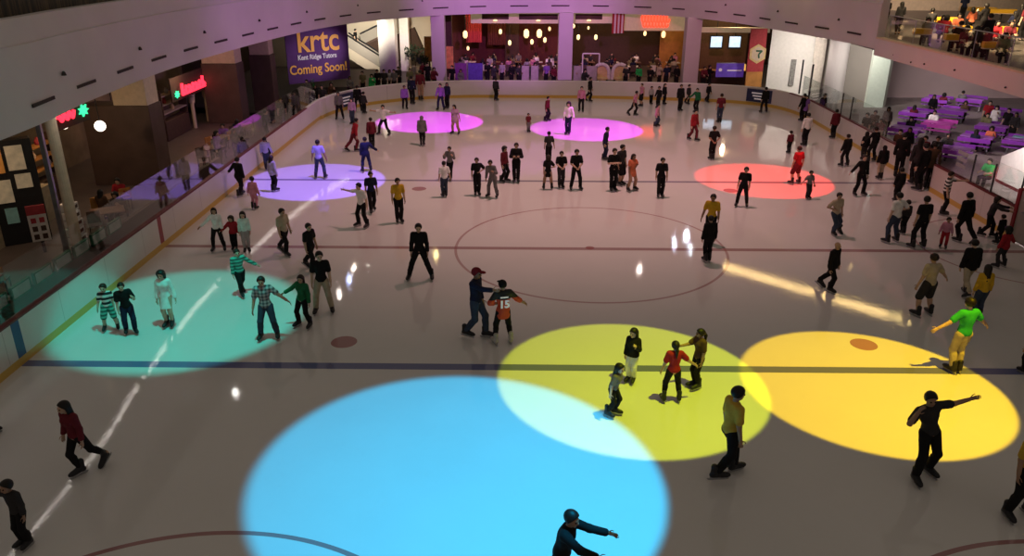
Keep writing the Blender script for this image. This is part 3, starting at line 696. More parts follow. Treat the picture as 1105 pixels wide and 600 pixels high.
for s in (-2.1, 0, 2.1): MB().box(s-.03, s+.03, -.03, .03, 0, 1.5).build('post', M_steel, gb)
P = at(1093, 139, .79)
o = MB().box(-.35, .35, -.25, .25, 0, .02).build('paper_sheet', M_teal, loc=tuple(at(1102, 148, .77)), rz=R(-38)); tag(o, 'pale teal paper sheet on the purple table at the picture edge', 'paper')
# potted shrubs behind the stair hall
for px, py, Y, r, lb in ((448, 58, 41.2, .9, 'bushy plant in the escalator hall left of the orange poster'), (456, 66, 38.6, .4, 'smaller plant beside the orange poster stand')):
    P = onY(px, py, Y); e = empty('potted_shrub', (P[0], Y, 0)); tag(e, lb, 'plant'); f = MB(); rnd = random.Random(3)
    for k in range(150):
        a_, b_ = rnd.uniform(0, 2*PI), rnd.uniform(-.9, 1); q = r*rnd.uniform(.5, 1); c_ = Vector((q*math.cos(a_)*math.sqrt(1-b_*b_), q*math.sin(a_)*math.sqrt(1-b_*b_), P[2]+q*b_*.8))
        d_ = Vector((rnd.uniform(-1, 1), rnd.uniform(-1, 1), rnd.uniform(-.3, 1))).normalized(); s_ = d_.orthogonal().normalized()*.07; f.add([c_, c_+d_*.16+s_, c_+d_*.34, c_+d_*.16-s_], [(0, 1, 2, 3)])
    f.build('foliage', M_leaf, e); MB().lathe([(.22, 0), (.32, .5), (.3, .5)], n=14).build('pot', M_white, e); MB().tube((0, 0, .4), (0, 0, max(P[2], .6)), .05).build('stem', M_brown, e)
# ------------------------------------------------------------------ figures: one continuous surface per body, clothing as children
class Field:
    """signed distance grid; shapes are blended in one by one and the zero level is meshed"""
    def __init__(s, lo, hi, h):
        s.lo = np.array(lo, np.float64)-3*h; s.h = h
        s.n = np.ceil((np.array(hi)-s.lo+3*h)/h).astype(int)+1
        s.v = np.full(s.n, 9., np.float32); s.ax = [(s.lo[i]+h*np.arange(s.n[i])).astype(np.float32) for i in range(3)]
    def _blend(s, lo, hi, fn, k):
        m = k*1.05+2.2*s.h
        i0 = np.maximum(np.floor((np.array(lo)-m-s.lo)/s.h).astype(int), 0); i1 = np.minimum(np.ceil((np.array(hi)+m-s.lo)/s.h).astype(int)+1, s.n)
        if (i1 <= i0).any(): return
        sl = tuple(slice(a, b) for a, b in zip(i0, i1))
        X = s.ax[0][sl[0]][:, None, None]; Y = s.ax[1][sl[1]][None, :, None]; Z = s.ax[2][sl[2]][None, None, :]
        d = fn(X, Y, Z); v = s.v[sl]
        t = np.maximum(k-np.abs(v-d), 0)
        s.v[sl] = np.minimum(v, d)-t*t/(4*k)
    def cone(s, a, b, ra, rb, k=.02):
        a = np.asarray(a, float); b = np.asarray(b, float); ab = b-a; L2 = max(ab@ab, 1e-9)
        def fn(X, Y, Z):
            t = np.clip(((X-a[0])*ab[0]+(Y-a[1])*ab[1]+(Z-a[2])*ab[2])/L2, 0, 1)
            return np.sqrt((X-a[0]-t*ab[0])**2+(Y-a[1]-t*ab[1])**2+(Z-a[2]-t*ab[2])**2)-(ra+(rb-ra)*t)
        r = max(ra, rb); s._blend(np.minimum(a, b)-r, np.maximum(a, b)+r, fn, k)
    def ell(s, c, r, B=None, k=.02):
        c = np.asarray(c, float); r = np.asarray(r, float); B = np.eye(3) if B is None else B
        def fn(X, Y, Z):
            x, y, z = X-c[0], Y-c[1], Z-c[2]; k0 = 0; k1 = 0
            for i in range(3):
                q = (x*B[i][0]+y*B[i][1]+z*B[i][2]); k0 = k0+(q/r[i])**2; k1 = k1+(q/r[i]**2)**2
            k0 = np.sqrt(k0); return (k0-1)*k0/np.sqrt(k1+1e-9)
        m = max(r); s._blend(c-m, c+m, fn, k)
    def cut(s, p, n):
        """remove what lies on the side n points to"""
        X = s.ax[0][:, None, None]; Y = s.ax[1][None, :, None]; Z = s.ax[2][None, None, :]
        s.v = np.maximum(s.v, ((X-p[0])*n[0]+(Y-p[1])*n[1]+(Z-p[2])*n[2]).astype(np.float32))
    def mesh(s, name):
        v = s.v; S = v < 0
        c8 = [(i, j, k) for i in (0, 1) for j in (0, 1) for k in (0, 1)]
        nx, ny, nz = (q-1 for q in v.shape)
        cnt = sum(S[i:i+nx, j:j+ny, k:k+nz].astype(np.int8) for i, j, k in c8)
        act = np.argwhere((cnt > 0) & (cnt < 8)); idx = np.full((nx, ny, nz), -1, np.int64); idx[tuple(act.T)] = np.arange(len(act))
        val = np.stack([v[act[:, 0]+i, act[:, 1]+j, act[:, 2]+k] for i, j, k in c8]); pos = np.zeros((len(act), 3)); num = np.zeros(len(act))
        for p in range(8):
            for q in range(p+1, 8):
                a, b = np.array(c8[p]), np.array(c8[q])
                if np.abs(a-b).sum() != 1: continue
                va, vb = val[p], val[q]; m = (va < 0) != (vb < 0)
                t = np.where(m, va/np.where(m, va-vb, 1), 0)
                pos += m[:, None]*(a+t[:, None]*(b-a)); num += m
        pos = s.lo+s.h*(act+pos/num[:, None])
        quads = []
        for ax in range(3):
            a = np.take(S, range(0, S.shape[ax]-1), ax); b = np.take(S, range(1, S.shape[ax]), ax)
            e = np.argwhere(a != b); o1, o2 = [(1, 2), (2, 0), (0, 1)][ax]
            ok = (e[:, o1] > 0) & (e[:, o2] > 0) & (e < np.array([nx, ny, nz])).all(1); e = e[ok]
            def cell(d1, d2):
                q = e.copy(); q[:, o1] -= d1; q[:, o2] -= d2; return idx[q[:, 0], q[:, 1], q[:, 2]]
            qd = np.stack([cell(1, 1), cell(0, 1), cell(0, 0), cell(1, 0)], 1)
            inside = a[tuple(e.T)]; qd[~inside] = qd[~inside][:, ::-1]; quads.append(qd)
        qd = np.concatenate(quads); qd = qd[(qd >= 0).all(1)]
        me = bpy.data.meshes.new(name); me.vertices.add(len(pos)); me.vertices.foreach_set('co', pos.astype(np.float32).ravel())
        me.loops.add(len(qd)*4); me.loops.foreach_set('vertex_index', qd.astype(np.int32).ravel())
        me.polygons.add(len(qd)); me.polygons.foreach_set('loop_start', np.arange(0, len(qd)*4, 4, dtype=np.int32))
        me.polygons.foreach_set('use_smooth', np.ones(len(qd), bool))
        me.update(calc_edges=True); return me

RGB = dict(k=(.012, .011, .012), K=(.035, .033, .035), n=(.016, .02, .05), g=(.16, .15, .15), G=(.4, .38, .38), w=(.85, .84, .82), r=(.34, .02, .03), E=(.02, .15, .06), c=(.2, .016, .025), m=(.14, .018, .028), p=(.55, .24, .33),
           y=(.62, .38, .03), Y=(.55, .35, .05), e=(.03, .42, .1), t=(.46, .39, .28), v=(.42, .4, .72), o=(.75, .2, .1), d=(.045, .06, .1), b=(.09, .05, .03), u=(.25, .12, .42), O=(.2, .19, .1), l=(.62, .85, .8), P=(.5, .3, .5), s=(.42, .25, .17))
SKIN = [mat('skin_%s' % n, c, .55, var=.06) for n, c in (('light', (.62, .42, .31)), ('tan', (.5, .32, .22)), ('brown', (.34, .2, .13)))]
HAIRM = {c: mat('hair_'+c, RGB_, .5, var=.3, scale=30) for c, RGB_ in (('k', (.01, .008, .007)), ('b', (.022, .013, .009)), ('g', (.3, .28, .26)))}
STRIPED = stripe_material('striped_jersey_cloth', 2, .13, .5, (.75, .75, .72), (.015, .015, .02))
STRIPEG = stripe_material('green_striped_cloth', 2, .1, .5, (.1, .45, .36), (.03, .12, .1))
CHECK = check_material('grey_check_cloth', (.5, .48, .48), (.26, .25, .26), (.08, .08, .09))
def jersey_mat():
    m, nt, b = nodes('red_black_jersey_cloth'); g = NG(nt); x, y, z, v = g.xyz('Generated')
    nt.links.new(g.mix(g.m('GREATER_THAN', z, .72), (.6, .06, .02), (.012, .011, .012)), b.inputs['Base Color']); b.inputs['Roughness'].default_value = .7; return m
JERSEY = jersey_mat()
def cloth(c):
    if c == 'ST': return STRIPED
    if c == 'SG': return STRIPEG
    if c == 'CH': return CHECK
    if c == 'JE': return JERSEY
    return mat('cloth_'+c, RGB[c], .85, var=.14, scale=7, spec=.15)

LEG = {'S': ((.045, .0, 0), (.045, .01, 0), 0), 'W': ((.12, 0, 0), (.12, .01, 0), 0), 'V': ((.19, 0, 0), (.19, .02, 0), 0), 'T': ((.03, .02, 0), (.03, -.02, 0), 0),
       'BL': ((.07, -.26, .06), (.02, .03, 0), 0), 'BR': ((.02, .03, 0), (.07, -.26, .06), 0), 'PL': ((.24, -.12, .03), (.0, .02, 0), .01), 'PR': ((.0, .02, 0), (.24, -.12, .03), .01),
       'RL': ((.05, .12, 0), (.05, -.13, .02), 0), 'RR': ((.05, -.13, .02), (.05, .12, 0), 0), 'C': ((.09, .03, 0), (.09, -.03, 0), .05), 'D': ((.07, .02, 0), (.07, -.05, 0), .03), 'Q': ((.1, -.02, 0), (.12, .1, .0), .015), 'SIT': None}
ARM = {'d': ((.17, .02, -1), (.08, .2, -1)), 'e': ((.3, .0, -1), (.25, .25, -1)), 'o': ((.7, .1, -.75), (.75, .25, -.6)), 'O': ((1, .05, -.2), (1, .1, .06)), 'f': ((.2, .75, -.6), (.05, 1, -.1)),
       'F': ((.25, .9, -.2), (.1, 1, .12)), 'h': ((.65, -.25, -.75), (-.75, .5, -.35)), 'x': ((.25, .25, -.9), (-.9, .5, .12)), 'c': ((.2, .2, -1), (-.55, .6, -.45)), 'b': ((.35, -.35, -.9), (-.65, -.25, -.65)),
       'p': ((.75, .35, -.3), (-.45, .25, .85)), 'B': ((.5, -.45, -.7), (.45, -.35, -.6)), 'u': ((.3, .35, -.85), (-.1, .7, .6)), 'L': ((.1, .5, -.8), (-.1, 1, .05))}
def unit(v): v = np.asarray(v, float); return v/np.linalg.norm(v)
def rot(axis, a):
    return np.array(Matrix.Rotation(a, 3, Vector(axis)))
def pose(leg, aL, aR, ls, lf, kid=False, hy=0., hp=0., female=False):
    """joints in units of body height; the figure faces -Y, its left side is +X, z = 0 is the sole"""
    J = {}
    hw = .05; A = .245; B = .235; an = .05
    if leg == 'SIT':
        J['pel'] = np.array([0, .0, .28]); foot = None
    else:
        L0, R0_, cr = LEG[leg]
        zz = .535-cr
        for (o, f, z) in (L0, R0_):
            dh = math.hypot(o-(.0 if o > .1 else .0)-.0, f) if o > hw else abs(f)
            dh = math.hypot(max(o-hw+.02, 0), f)
            zz = min(zz, math.sqrt(max((A+B)**2*.985-dh*dh, .05))+an+z)
        J['pel'] = np.array([0, 0, zz])
    S = rot((0, 1, 0), ls)@rot((1, 0, 0), lf)     # lean: to its left (+X), forward (-Y)
    J['S'] = S; up = S@np.array([0, 0, 1.]); J['up'] = up; X = S@np.array([1., 0, 0]); fw = S@np.array([0, -1., 0]); J['fw'] = fw; J['X'] = X
    pel = J['pel']; k = .93 if kid else 1
    J['waist'] = pel+up*.09; J['chest'] = pel+up*.205*k; J['neck'] = pel+up*.292*k; 
    sw = (.09 if female else .1)*(.95 if kid else 1)
    for s, nm, a in ((1, 'L', aL), (-1, 'R', aR)):
        hip = pel+np.array([s*hw, 0, -.008]); J['hip'+nm] = hip
        if leg == 'SIT':
            kn = hip+np.array([s*.02, -.235, .0]); ank = np.array([kn[0], kn[1]-.01, an])
        else:
            o, f, z = (L0 if s > 0 else R0_); ank = np.array([s*o, -f, an+z]); d = ank-hip; L = min(np.linalg.norm(d), A+B-.001)
            ank = hip+unit(d)*L
            x = (A*A-B*B+L*L)/(2*L); hgt = math.sqrt(max(A*A-x*x, 0)); u = unit(d); fwd = unit(np.array([s*.15, -1, 0]) - u*(np.array([s*.15, -1, 0])@u))
            kn = hip+u*x+fwd*hgt
        J['kn'+nm] = kn; J['an'+nm] = ank
        sh = J['neck']-up*.018+X*s*sw; J['sh'+nm] = sh
        du, df = ARM[a] if isinstance(a, str) else a
        cv = lambda d: unit(X*s*d[0]+fw*d[1]+up*d[2])
        J['el'+nm] = sh+cv(du)*.165*k; J['wr'+nm] = J['el'+nm]+cv(df)*.145*k; J['hd'+nm] = cv(df)
    hs = 1.22 if kid else 1.03
    J['hs'] = hs; H = rot((0, 0, 1), hy)@rot((1, 0, 0), hp); hu = unit(H@(np.array([0, 0, 1.])*.75+up*.25)); J['hf'] = unit(H@np.array([0, -1., 0])); J['hu'] = hu
    J['hx'] = np.cross(hu, J['hf'])*-1
    J['hx'] = unit(np.cross(J['hf'], hu))*-1
    J['head'] = J['neck']+hu*(.072*hs+.028)+J['hf']*.012
    J['top'] = J['head'][2]+.066*hs
    return J

def torso(F, J, H, g, female, k):
    q = lambda p: J[p]*H; S = J['S'].T; e = g
    F.ell(q('pel')+J['up']*.01*H, (np.array([.088 if female else .083, .062, .075]))*H+e, S, k)
    F.cone(q('pel')+J['up']*.03*H, q('chest'), (.06 if female else .064)*H+e, .064*H+e, k)
    F.ell(q('chest')-J['up']*.0*H, np.array([.085 if female else .095, .06, .1])*H+e, S, k)
    F.cone(q('shL')-J['X']*.02*H-J['up']*.008*H, q('shR')+J['X']*.02*H-J['up']*.008*H, .041*H+e, .041*H+e, k)
    if female:
        for s in (-1, 1): F.ell(q('chest')+J['X']*s*.042*H+J['fw']*.048*H+J['up']*.012*H, np.array([.034, .03, .034])*H+e, S, k)
def arm(F, J, H, g, nm, frac, k, loose=1.):
    sh, el, wr = J['sh'+nm]*H, J['el'+nm]*H, J['wr'+nm]*H
    if frac <= 1: F.cone(sh, sh+(el-sh)*frac, .034*H+g, (.029*H+g)*loose, k)
    else:
        F.cone(sh, el, .034*H+g, .026*H+g, k); F.cone(el, el+(wr-el)*(frac-1), .026*H+g, (.02*H+g)*loose, k)
def legs(F, J, H, g, frac, k, loose=1.):
    for nm in 'LR':
        h, n, a = J['hip'+nm]*H, J['kn'+nm]*H, J['an'+nm]*H
        if frac <= 1: F.cone(h, h+(n-h)*frac, .062*H+g, (.045*H+g)*loose, k)
        else:
            F.cone(h-J['up']*.012*H, n, .057*H+g, .039*H+g, k)
            F.cone(n, n+(a-n)*(frac-1), .039*H+g, (.027*H+g)*loose, k)
            c = n+(a-n)*.3+J['fw']*-.01*H; F.cone(c, n+(a-n)*.55, .036*H+g, .03*H+g, k)
def hand(F, J, H, nm, h, k):
    u = J['hd'+nm]; w = J['wr'+nm]*H; s = 1 if nm == 'L' else -1
    inward = -J['X']*s+J['fw']*.25; n = unit(inward-u*(inward@u)); t = np.cross(u, n)
    if t@(J['fw']+J['up']*.4) < 0: t = -t
    r = max(.0056*H, .62*h); sp = max(.0118*H, 1.35*h)
    F.ell(w+u*.038*H, np.array([.035*H, max(.021*H, 1.7*sp), max(.012*H, h)]), np.array([u, t, n]), .008*H)
    kk = min(.004*H, .5*h)
    for i, (L) in enumerate((.05, .056, .052, .041)):
        b = w+u*.058*H+t*(1.5-i)*sp; d1 = unit(u+n*.3+t*(1.5-i)*.07); m = b+d1*L*.55*H; d2 = unit(u+n*.85); F.cone(b, m, r, r*.95, kk); F.cone(m, m+d2*L*.5*H, r*.95, r*.8, kk)
    b = w+u*.02*H+t*.016*H; m = b+unit(u*.55+t*.8+n*.2)*.032*H; F.cone(b, m, r*1.15, r, kk); F.cone(m, m+unit(u*.9+t*.3+n*.3)*.026*H, r, r*.85, kk)
def face(F, J, H, h, k):
    hs = J['hs']*H; c = J['head']*H; f, u, x = J['hf'], J['hu'], J['hx']; B = np.array([x, f, u])
    F.cone(J['neck']*H-J['up']*.02*H, c-u*.03*hs-f*.01*hs, .031*H, .028*H, .012*H)
    F.ell(c+u*.012*hs-f*.006*hs, np.array([.046, .056, .053])*hs, B, .01*H)
    F.ell(c+f*.012*hs-u*.022*hs, np.array([.037, .04, .045])*hs, B, .012*H)
    F.ell(c+f*.034*hs-u*.05*hs, np.array([.016, .014, .012])*hs, B, .01*H)
    F.cone(c+f*.05*hs+u*.008*hs, c+f*.06*hs-u*.014*hs, .0055*hs, .0095*hs, .006*H)
    F.cone(c+f*.046*hs+u*.014*hs-x*.02*hs, c+f*.046*hs+u*.014*hs+x*.02*hs, .007*hs, .007*hs, .008*H)
    for s in (-1, 1): F.ell(c+x*s*.047*hs-u*.004*hs-f*.006*hs, np.array([.007, .012, .018])*hs, B, .003*H)
    F.cone(c+f*.05*hs-u*.029*hs-x*.01*hs, c+f*.05*hs-u*.029*hs+x*.01*hs, .006*hs, .006*hs, .004*H)
def bounds(J, H, g=.1):
    P = np.array([v for k, v in J.items() if isinstance(v, np.ndarray) and v.shape == (3,) and k not in ('up', 'fw', 'X', 'hdL', 'hdR', 'hf', 'hu', 'hx')])*H
    e = np.array([v*.12*H for v in (J['hdL'], J['hdR'])]); Q = np.concatenate([P, J['wrL'][None]*H+e[:1], J['wrR'][None]*H+e[1:], J['head'][None]*H+[[0, 0, .1*H]]])
    return Q.min(0)-g*H, Q.max(0)+g*H*.8
def make_body(J, H, h, female, name='person'):
    lo, hi = bounds(J, H); lo[2] = min(lo[2], -.01); F = Field(lo, hi, h); k = .022*H
    legs(F, J, H, 0, 2, k); torso(F, J, H, 0, female, k*1.4)
    for nm in 'LR': arm(F, J, H, 0, nm, 2, .014*H); hand(F, J, H, nm, h, k)
    face(F, J, H, h, k)
    for nm in 'LR':
        a = J['an'+nm]*H; F.cone(a, a+np.array([0, -.07*H, -.03*H]), .022*H, .015*H, .012*H); F.cone(a, a+np.array([0, .018*H, -.026*H]), .024*H, .018*H, .012*H)
    return F.mesh(name)
def make_top(J, H, h, female, cut):
    """T shirt, L long sleeves, J jacket, D dress, V sleeveless, X long loose jersey"""
    lo, hi = bounds(J, H); F = Field(lo, hi, h)
    g = max({'T': .011, 'L': .011, 'J': .016, 'D': .011, 'V': .01, 'X': .018}[cut[0]], .55*h)+.006; k = .03*H
    torso(F, J, H, g, female, k)
    sl = {'T': .72, 'L': 1.92, 'J': 1.95, 'D': .6, 'V': .22, 'X': 1.45}[cut[0]]
    for nm in 'LR': arm(F, J, H, g, nm, sl, .016*H, 1.12)
    hem = {'T': .0, 'L': .0, 'J': .05, 'D': .14, 'V': 0, 'X': .1}[cut[0]]
    p = J['pel']*H; d = (J['knL']+J['knR'])/2*H-p if hem else None
    if hem:
        e = p+unit(d)*hem*H; F.ell(p*.45+e*.55, np.array([.098, .074, .06+hem*.45])*H+g, J['S'].T, k); F.cut(p+unit(d)*(hem+.02)*H, unit(d))
    else: F.cut(p-J['up']*.028*H, -J['up']); F.cut(p-J['up']*.02*H-J['fw']*.0, unit(-J['up']))
    return F.mesh('shirt')
def make_bottom(J, H, h, female, cut):
    """P trousers, S knee shorts, B short shorts, K skirt, N narrow leggings"""
    lo, hi = bounds(J, H); F = Field(lo, hi, h); g = max({'P': .009, 'S': .013, 'B': .008, 'K': .009, 'N': .005}[cut], .4*h); k = .02*H
    F.ell(J['pel']*H+J['up']*.005*H, np.array([.086 if female else .081, .06, .066])*H+g, J['S'].T, k)
    if cut == 'K':
        p = J['pel']*H; m = (J['knL']+J['knR'])/2*H; F.cone(p, p+(m-p)*.85, .07*H+g, .088*H+g, .03*H); F.cut(p+(m-p)*.85, unit(m-p))
    else: legs(F, J, H, g, {'P': 1.86, 'S': .98, 'B': .45, 'N': 1.86}[cut], k, 1.3 if cut == 'P' else 1.15 if cut == 'S' else 1)
    F.cut(J['pel']*H+J['up']*.062*H, J['up']); return F.mesh('trousers')
def make_hair(J, H, h, st):
    hs = J['hs']*H; c = J['head']*H; f, u, x = J['hf'], J['hu'], J['hx']; B = np.array([x, f, u]); F = Field(c-.2*hs-[0, 0, .34*H*(st in 'lph')], c+.14*hs, h); k = .012*H; g = max(.004, .3*h)
    if st in 'slpbc':
        w = .007 if st != 'b' else .022
        F.ell(c+u*.015*hs-f*.008*hs, np.array([.05+w, .061+w, .056+w])*hs+g, B, k)
        F.cut(c+f*.034*hs+u*.03*hs, unit(f*1.0-u*.75))
        if st in 'sc': F.cut(c-u*.03*hs-f*.02*hs, unit(-u-f*.0))
    if st == 'l':
        for s in (-1, 1): F.cone(c-f*.035*hs+x*s*.022*hs, c-f*.05*hs+x*s*.03*hs-u*.15*hs, .036*hs, .022*hs, k)
        F.cone(c-f*.03*hs, c-f*.055*hs-u*.2*hs, .045*hs, .026*hs, k)
        for s in (-1, 1): F.cone(c+x*s*.046*hs-f*.012*hs, c+x*s*.048*hs-u*.1*hs-f*.01*hs, .017*hs, .012*hs, k)
    if st == 'p':
        F.cone(c-f*.062*hs+u*.02*hs, c-f*.085*hs-u*.05*hs, .02*hs, .026*hs, k); F.cone(c-f*.085*hs-u*.05*hs, c-f*.075*hs-u*.17*hs, .026*hs, .01*hs, k)
    if st == 'b':
        for s in (-1, 1): F.cone(c+x*s*.045*hs-f*.015*hs, c+x*s*.05*hs-u*.05*hs-f*.02*hs, .03*hs, .022*hs, k)
        F.cone(c-f*.045*hs, c-f*.05*hs-u*.05*hs, .045*hs, .03*hs, k)
    if st == 'h':
        F.ell(c+u*.006*hs-f*.012*hs, np.array([.062, .07, .072])*hs, B, k); F.cone(c-u*.05*hs-f*.02*hs, c-u*.09*hs-f*.03*hs, .055*hs, .06*hs, k); F.cut(c+f*.03*hs, f)
    if st == 'c': F.ell(c+f*.075*hs+u*.036*hs, np.array([.042, .045, .008])*hs+g*.6, B, .006*H)
    return F.mesh('hair')
def make_skate():
    F = Field((-.07, -.24, .03), (.07, .16, .36), .008)
    F.cone((0, .03, .28), (0, .03, .15), .052, .048, .03); F.cone((0, .05, .105), (0, -.15, .1), .048, .045, .02); F.cone((0, .015, .16), (0, -.1, .112), .054, .046, .03); F.cone((0, -.15, .1), (0, -.185, .095), .044, .036, .02)
    F.cut((0, 0, .066), (0, 0, -1)); boot = F.mesh('skate')
    b = MB()
    pr = [(.115, .012), (.13, .03), (.12, .042), (-.19, .042), (-.205, .03), (-.19, .008), (-.14, 0), (.09, 0)]
    n = len(pr); vs = [(x, y, z) for x in (-.004, .004) for y, z in pr]; b.add(vs, [(i, (i+1) % n, n+(i+1) % n, n+i) for i in range(n)]+[tuple(range(n)), tuple(reversed(range(n, 2*n)))])
    for y in (.05, -.12): b.box(-.018, .018, y-.035, y+.035, .038, .072)
    me = bpy.data.meshes.new('blade'); me.from_pydata(b.v, [], b.f); return boot, me
SK_BOOT, SK_BLADE = make_skate()
SK_BOOT.materials.append(mat('skate_boot_black', (.018, .018, .022), .4)); SK_BLADE.materials.append(M_steel)
SK_BOOTW = SK_BOOT.copy(); SK_BOOTW.materials[0] = mat('skate_boot_pale', (.5, .48, .45), .4)
_e = MB().ball((0, 0, 0), 1, 10); EYE = bpy.data.meshes.new('eye'); EYE.from_pydata(_e.v, [], _e.f); EYE.materials.append(mat('eye_dark', (.02, .015, .012), .2, var=0))
_e = MB(); _e.lathe([(.05, -1), (.8, -.5), (1, 0), (.8, .5), (.05, 1)], n=10); MOUTH = bpy.data.meshes.new('mouth'); MOUTH.from_pydata(_e.v, [], _e.f); MOUTH.materials.append(mat('lips', (.3, .1, .08), .5, var=0))

def figure(loc, rz, H, J, h, top, bot, hair, hc, skin, female, skates=True, detail=True, sole=.066, boots='k'):
    body = make_body(J, H, h, female); body.materials.append(SKIN[skin])
    o = bpy.data.objects.new('person', body); COL.objects.link(o); o.location = (loc[0], loc[1], loc[2]+sole); o.rotation_euler = (0, 0, rz)
    tc, tk = top.split('.'); bc, bk = bot.split('.')
    link('shirt' if tk in 'TLV' else 'jacket' if tk == 'J' else 'dress' if tk == 'D' else 'jersey', make_top(J, H, h*1.1, female, tk), cloth(tc), o)
    link({'P': 'trousers', 'S': 'shorts', 'B': 'shorts', 'K': 'skirt', 'N': 'leggings'}[bk], make_bottom(J, H, h*1.1, female, bk), cloth(bc), o)
    if hair != 'n': link({'c': 'cap', 'h': 'hood'}.get(hair, 'hair'), make_hair(J, H, max(h*.8, .008), hair), HAIRM[hc] if hair in 'slpb' else cloth(hc), o)
    f, u, x, c = J['hf'], J['hu'], J['hx'], J['head']*H; hs = J['hs']*H
    if detail:
        for s in (-1, 1):
            e = link('eye', EYE, None, o, tuple(c+f*.0485*hs+x*s*.0195*hs+u*.001*hs)); e.scale = (.0085*hs,)*3
        e = link('mouth', MOUTH, None, o, tuple(c+f*.0545*hs-u*.029*hs)); e.scale = (.004*hs, .004*hs, .014*hs); e.rotation_euler = (0, R(90), math.atan2(x[1], x[0]))
    if skates:
        sc = max(H/1.52, .72)
        for nm in 'LR':
            a = J['an'+nm]*H; k = J['kn'+nm]*H; s = 1 if nm == 'L' else -1
            b = link('skate', SK_BOOTW if boots == 'w' else SK_BOOT, None, o); z = max(H*.05, .075)
            b.location = (a[0], a[1]-.03+.03, a[2]-.05*H-sole); b.scale = (sc*1.04, sc*1.02, 1.04 if H > 1.45 else .95); lift = a[2]-.05*H
            b.rotation_euler = (R(32) if lift > .03*H else 0, 0, R(10*s))
            if lift > .03*H: b.location.z -= .02; b.location.y += .02
            link('blade', SK_BLADE, None, b)
    else:
        for nm in 'LR':
            a = J['an'+nm]*H; m = MB().lathe([(.03, 0), (.05, .004), (.05, .05), (.03, .09)], n=10, sx=1, sy=2.1); m.build('shoe', HAIRM['k'], o, loc=(a[0], a[1]-.04, a[2]-.05*H-.012), smooth=True)
    return o
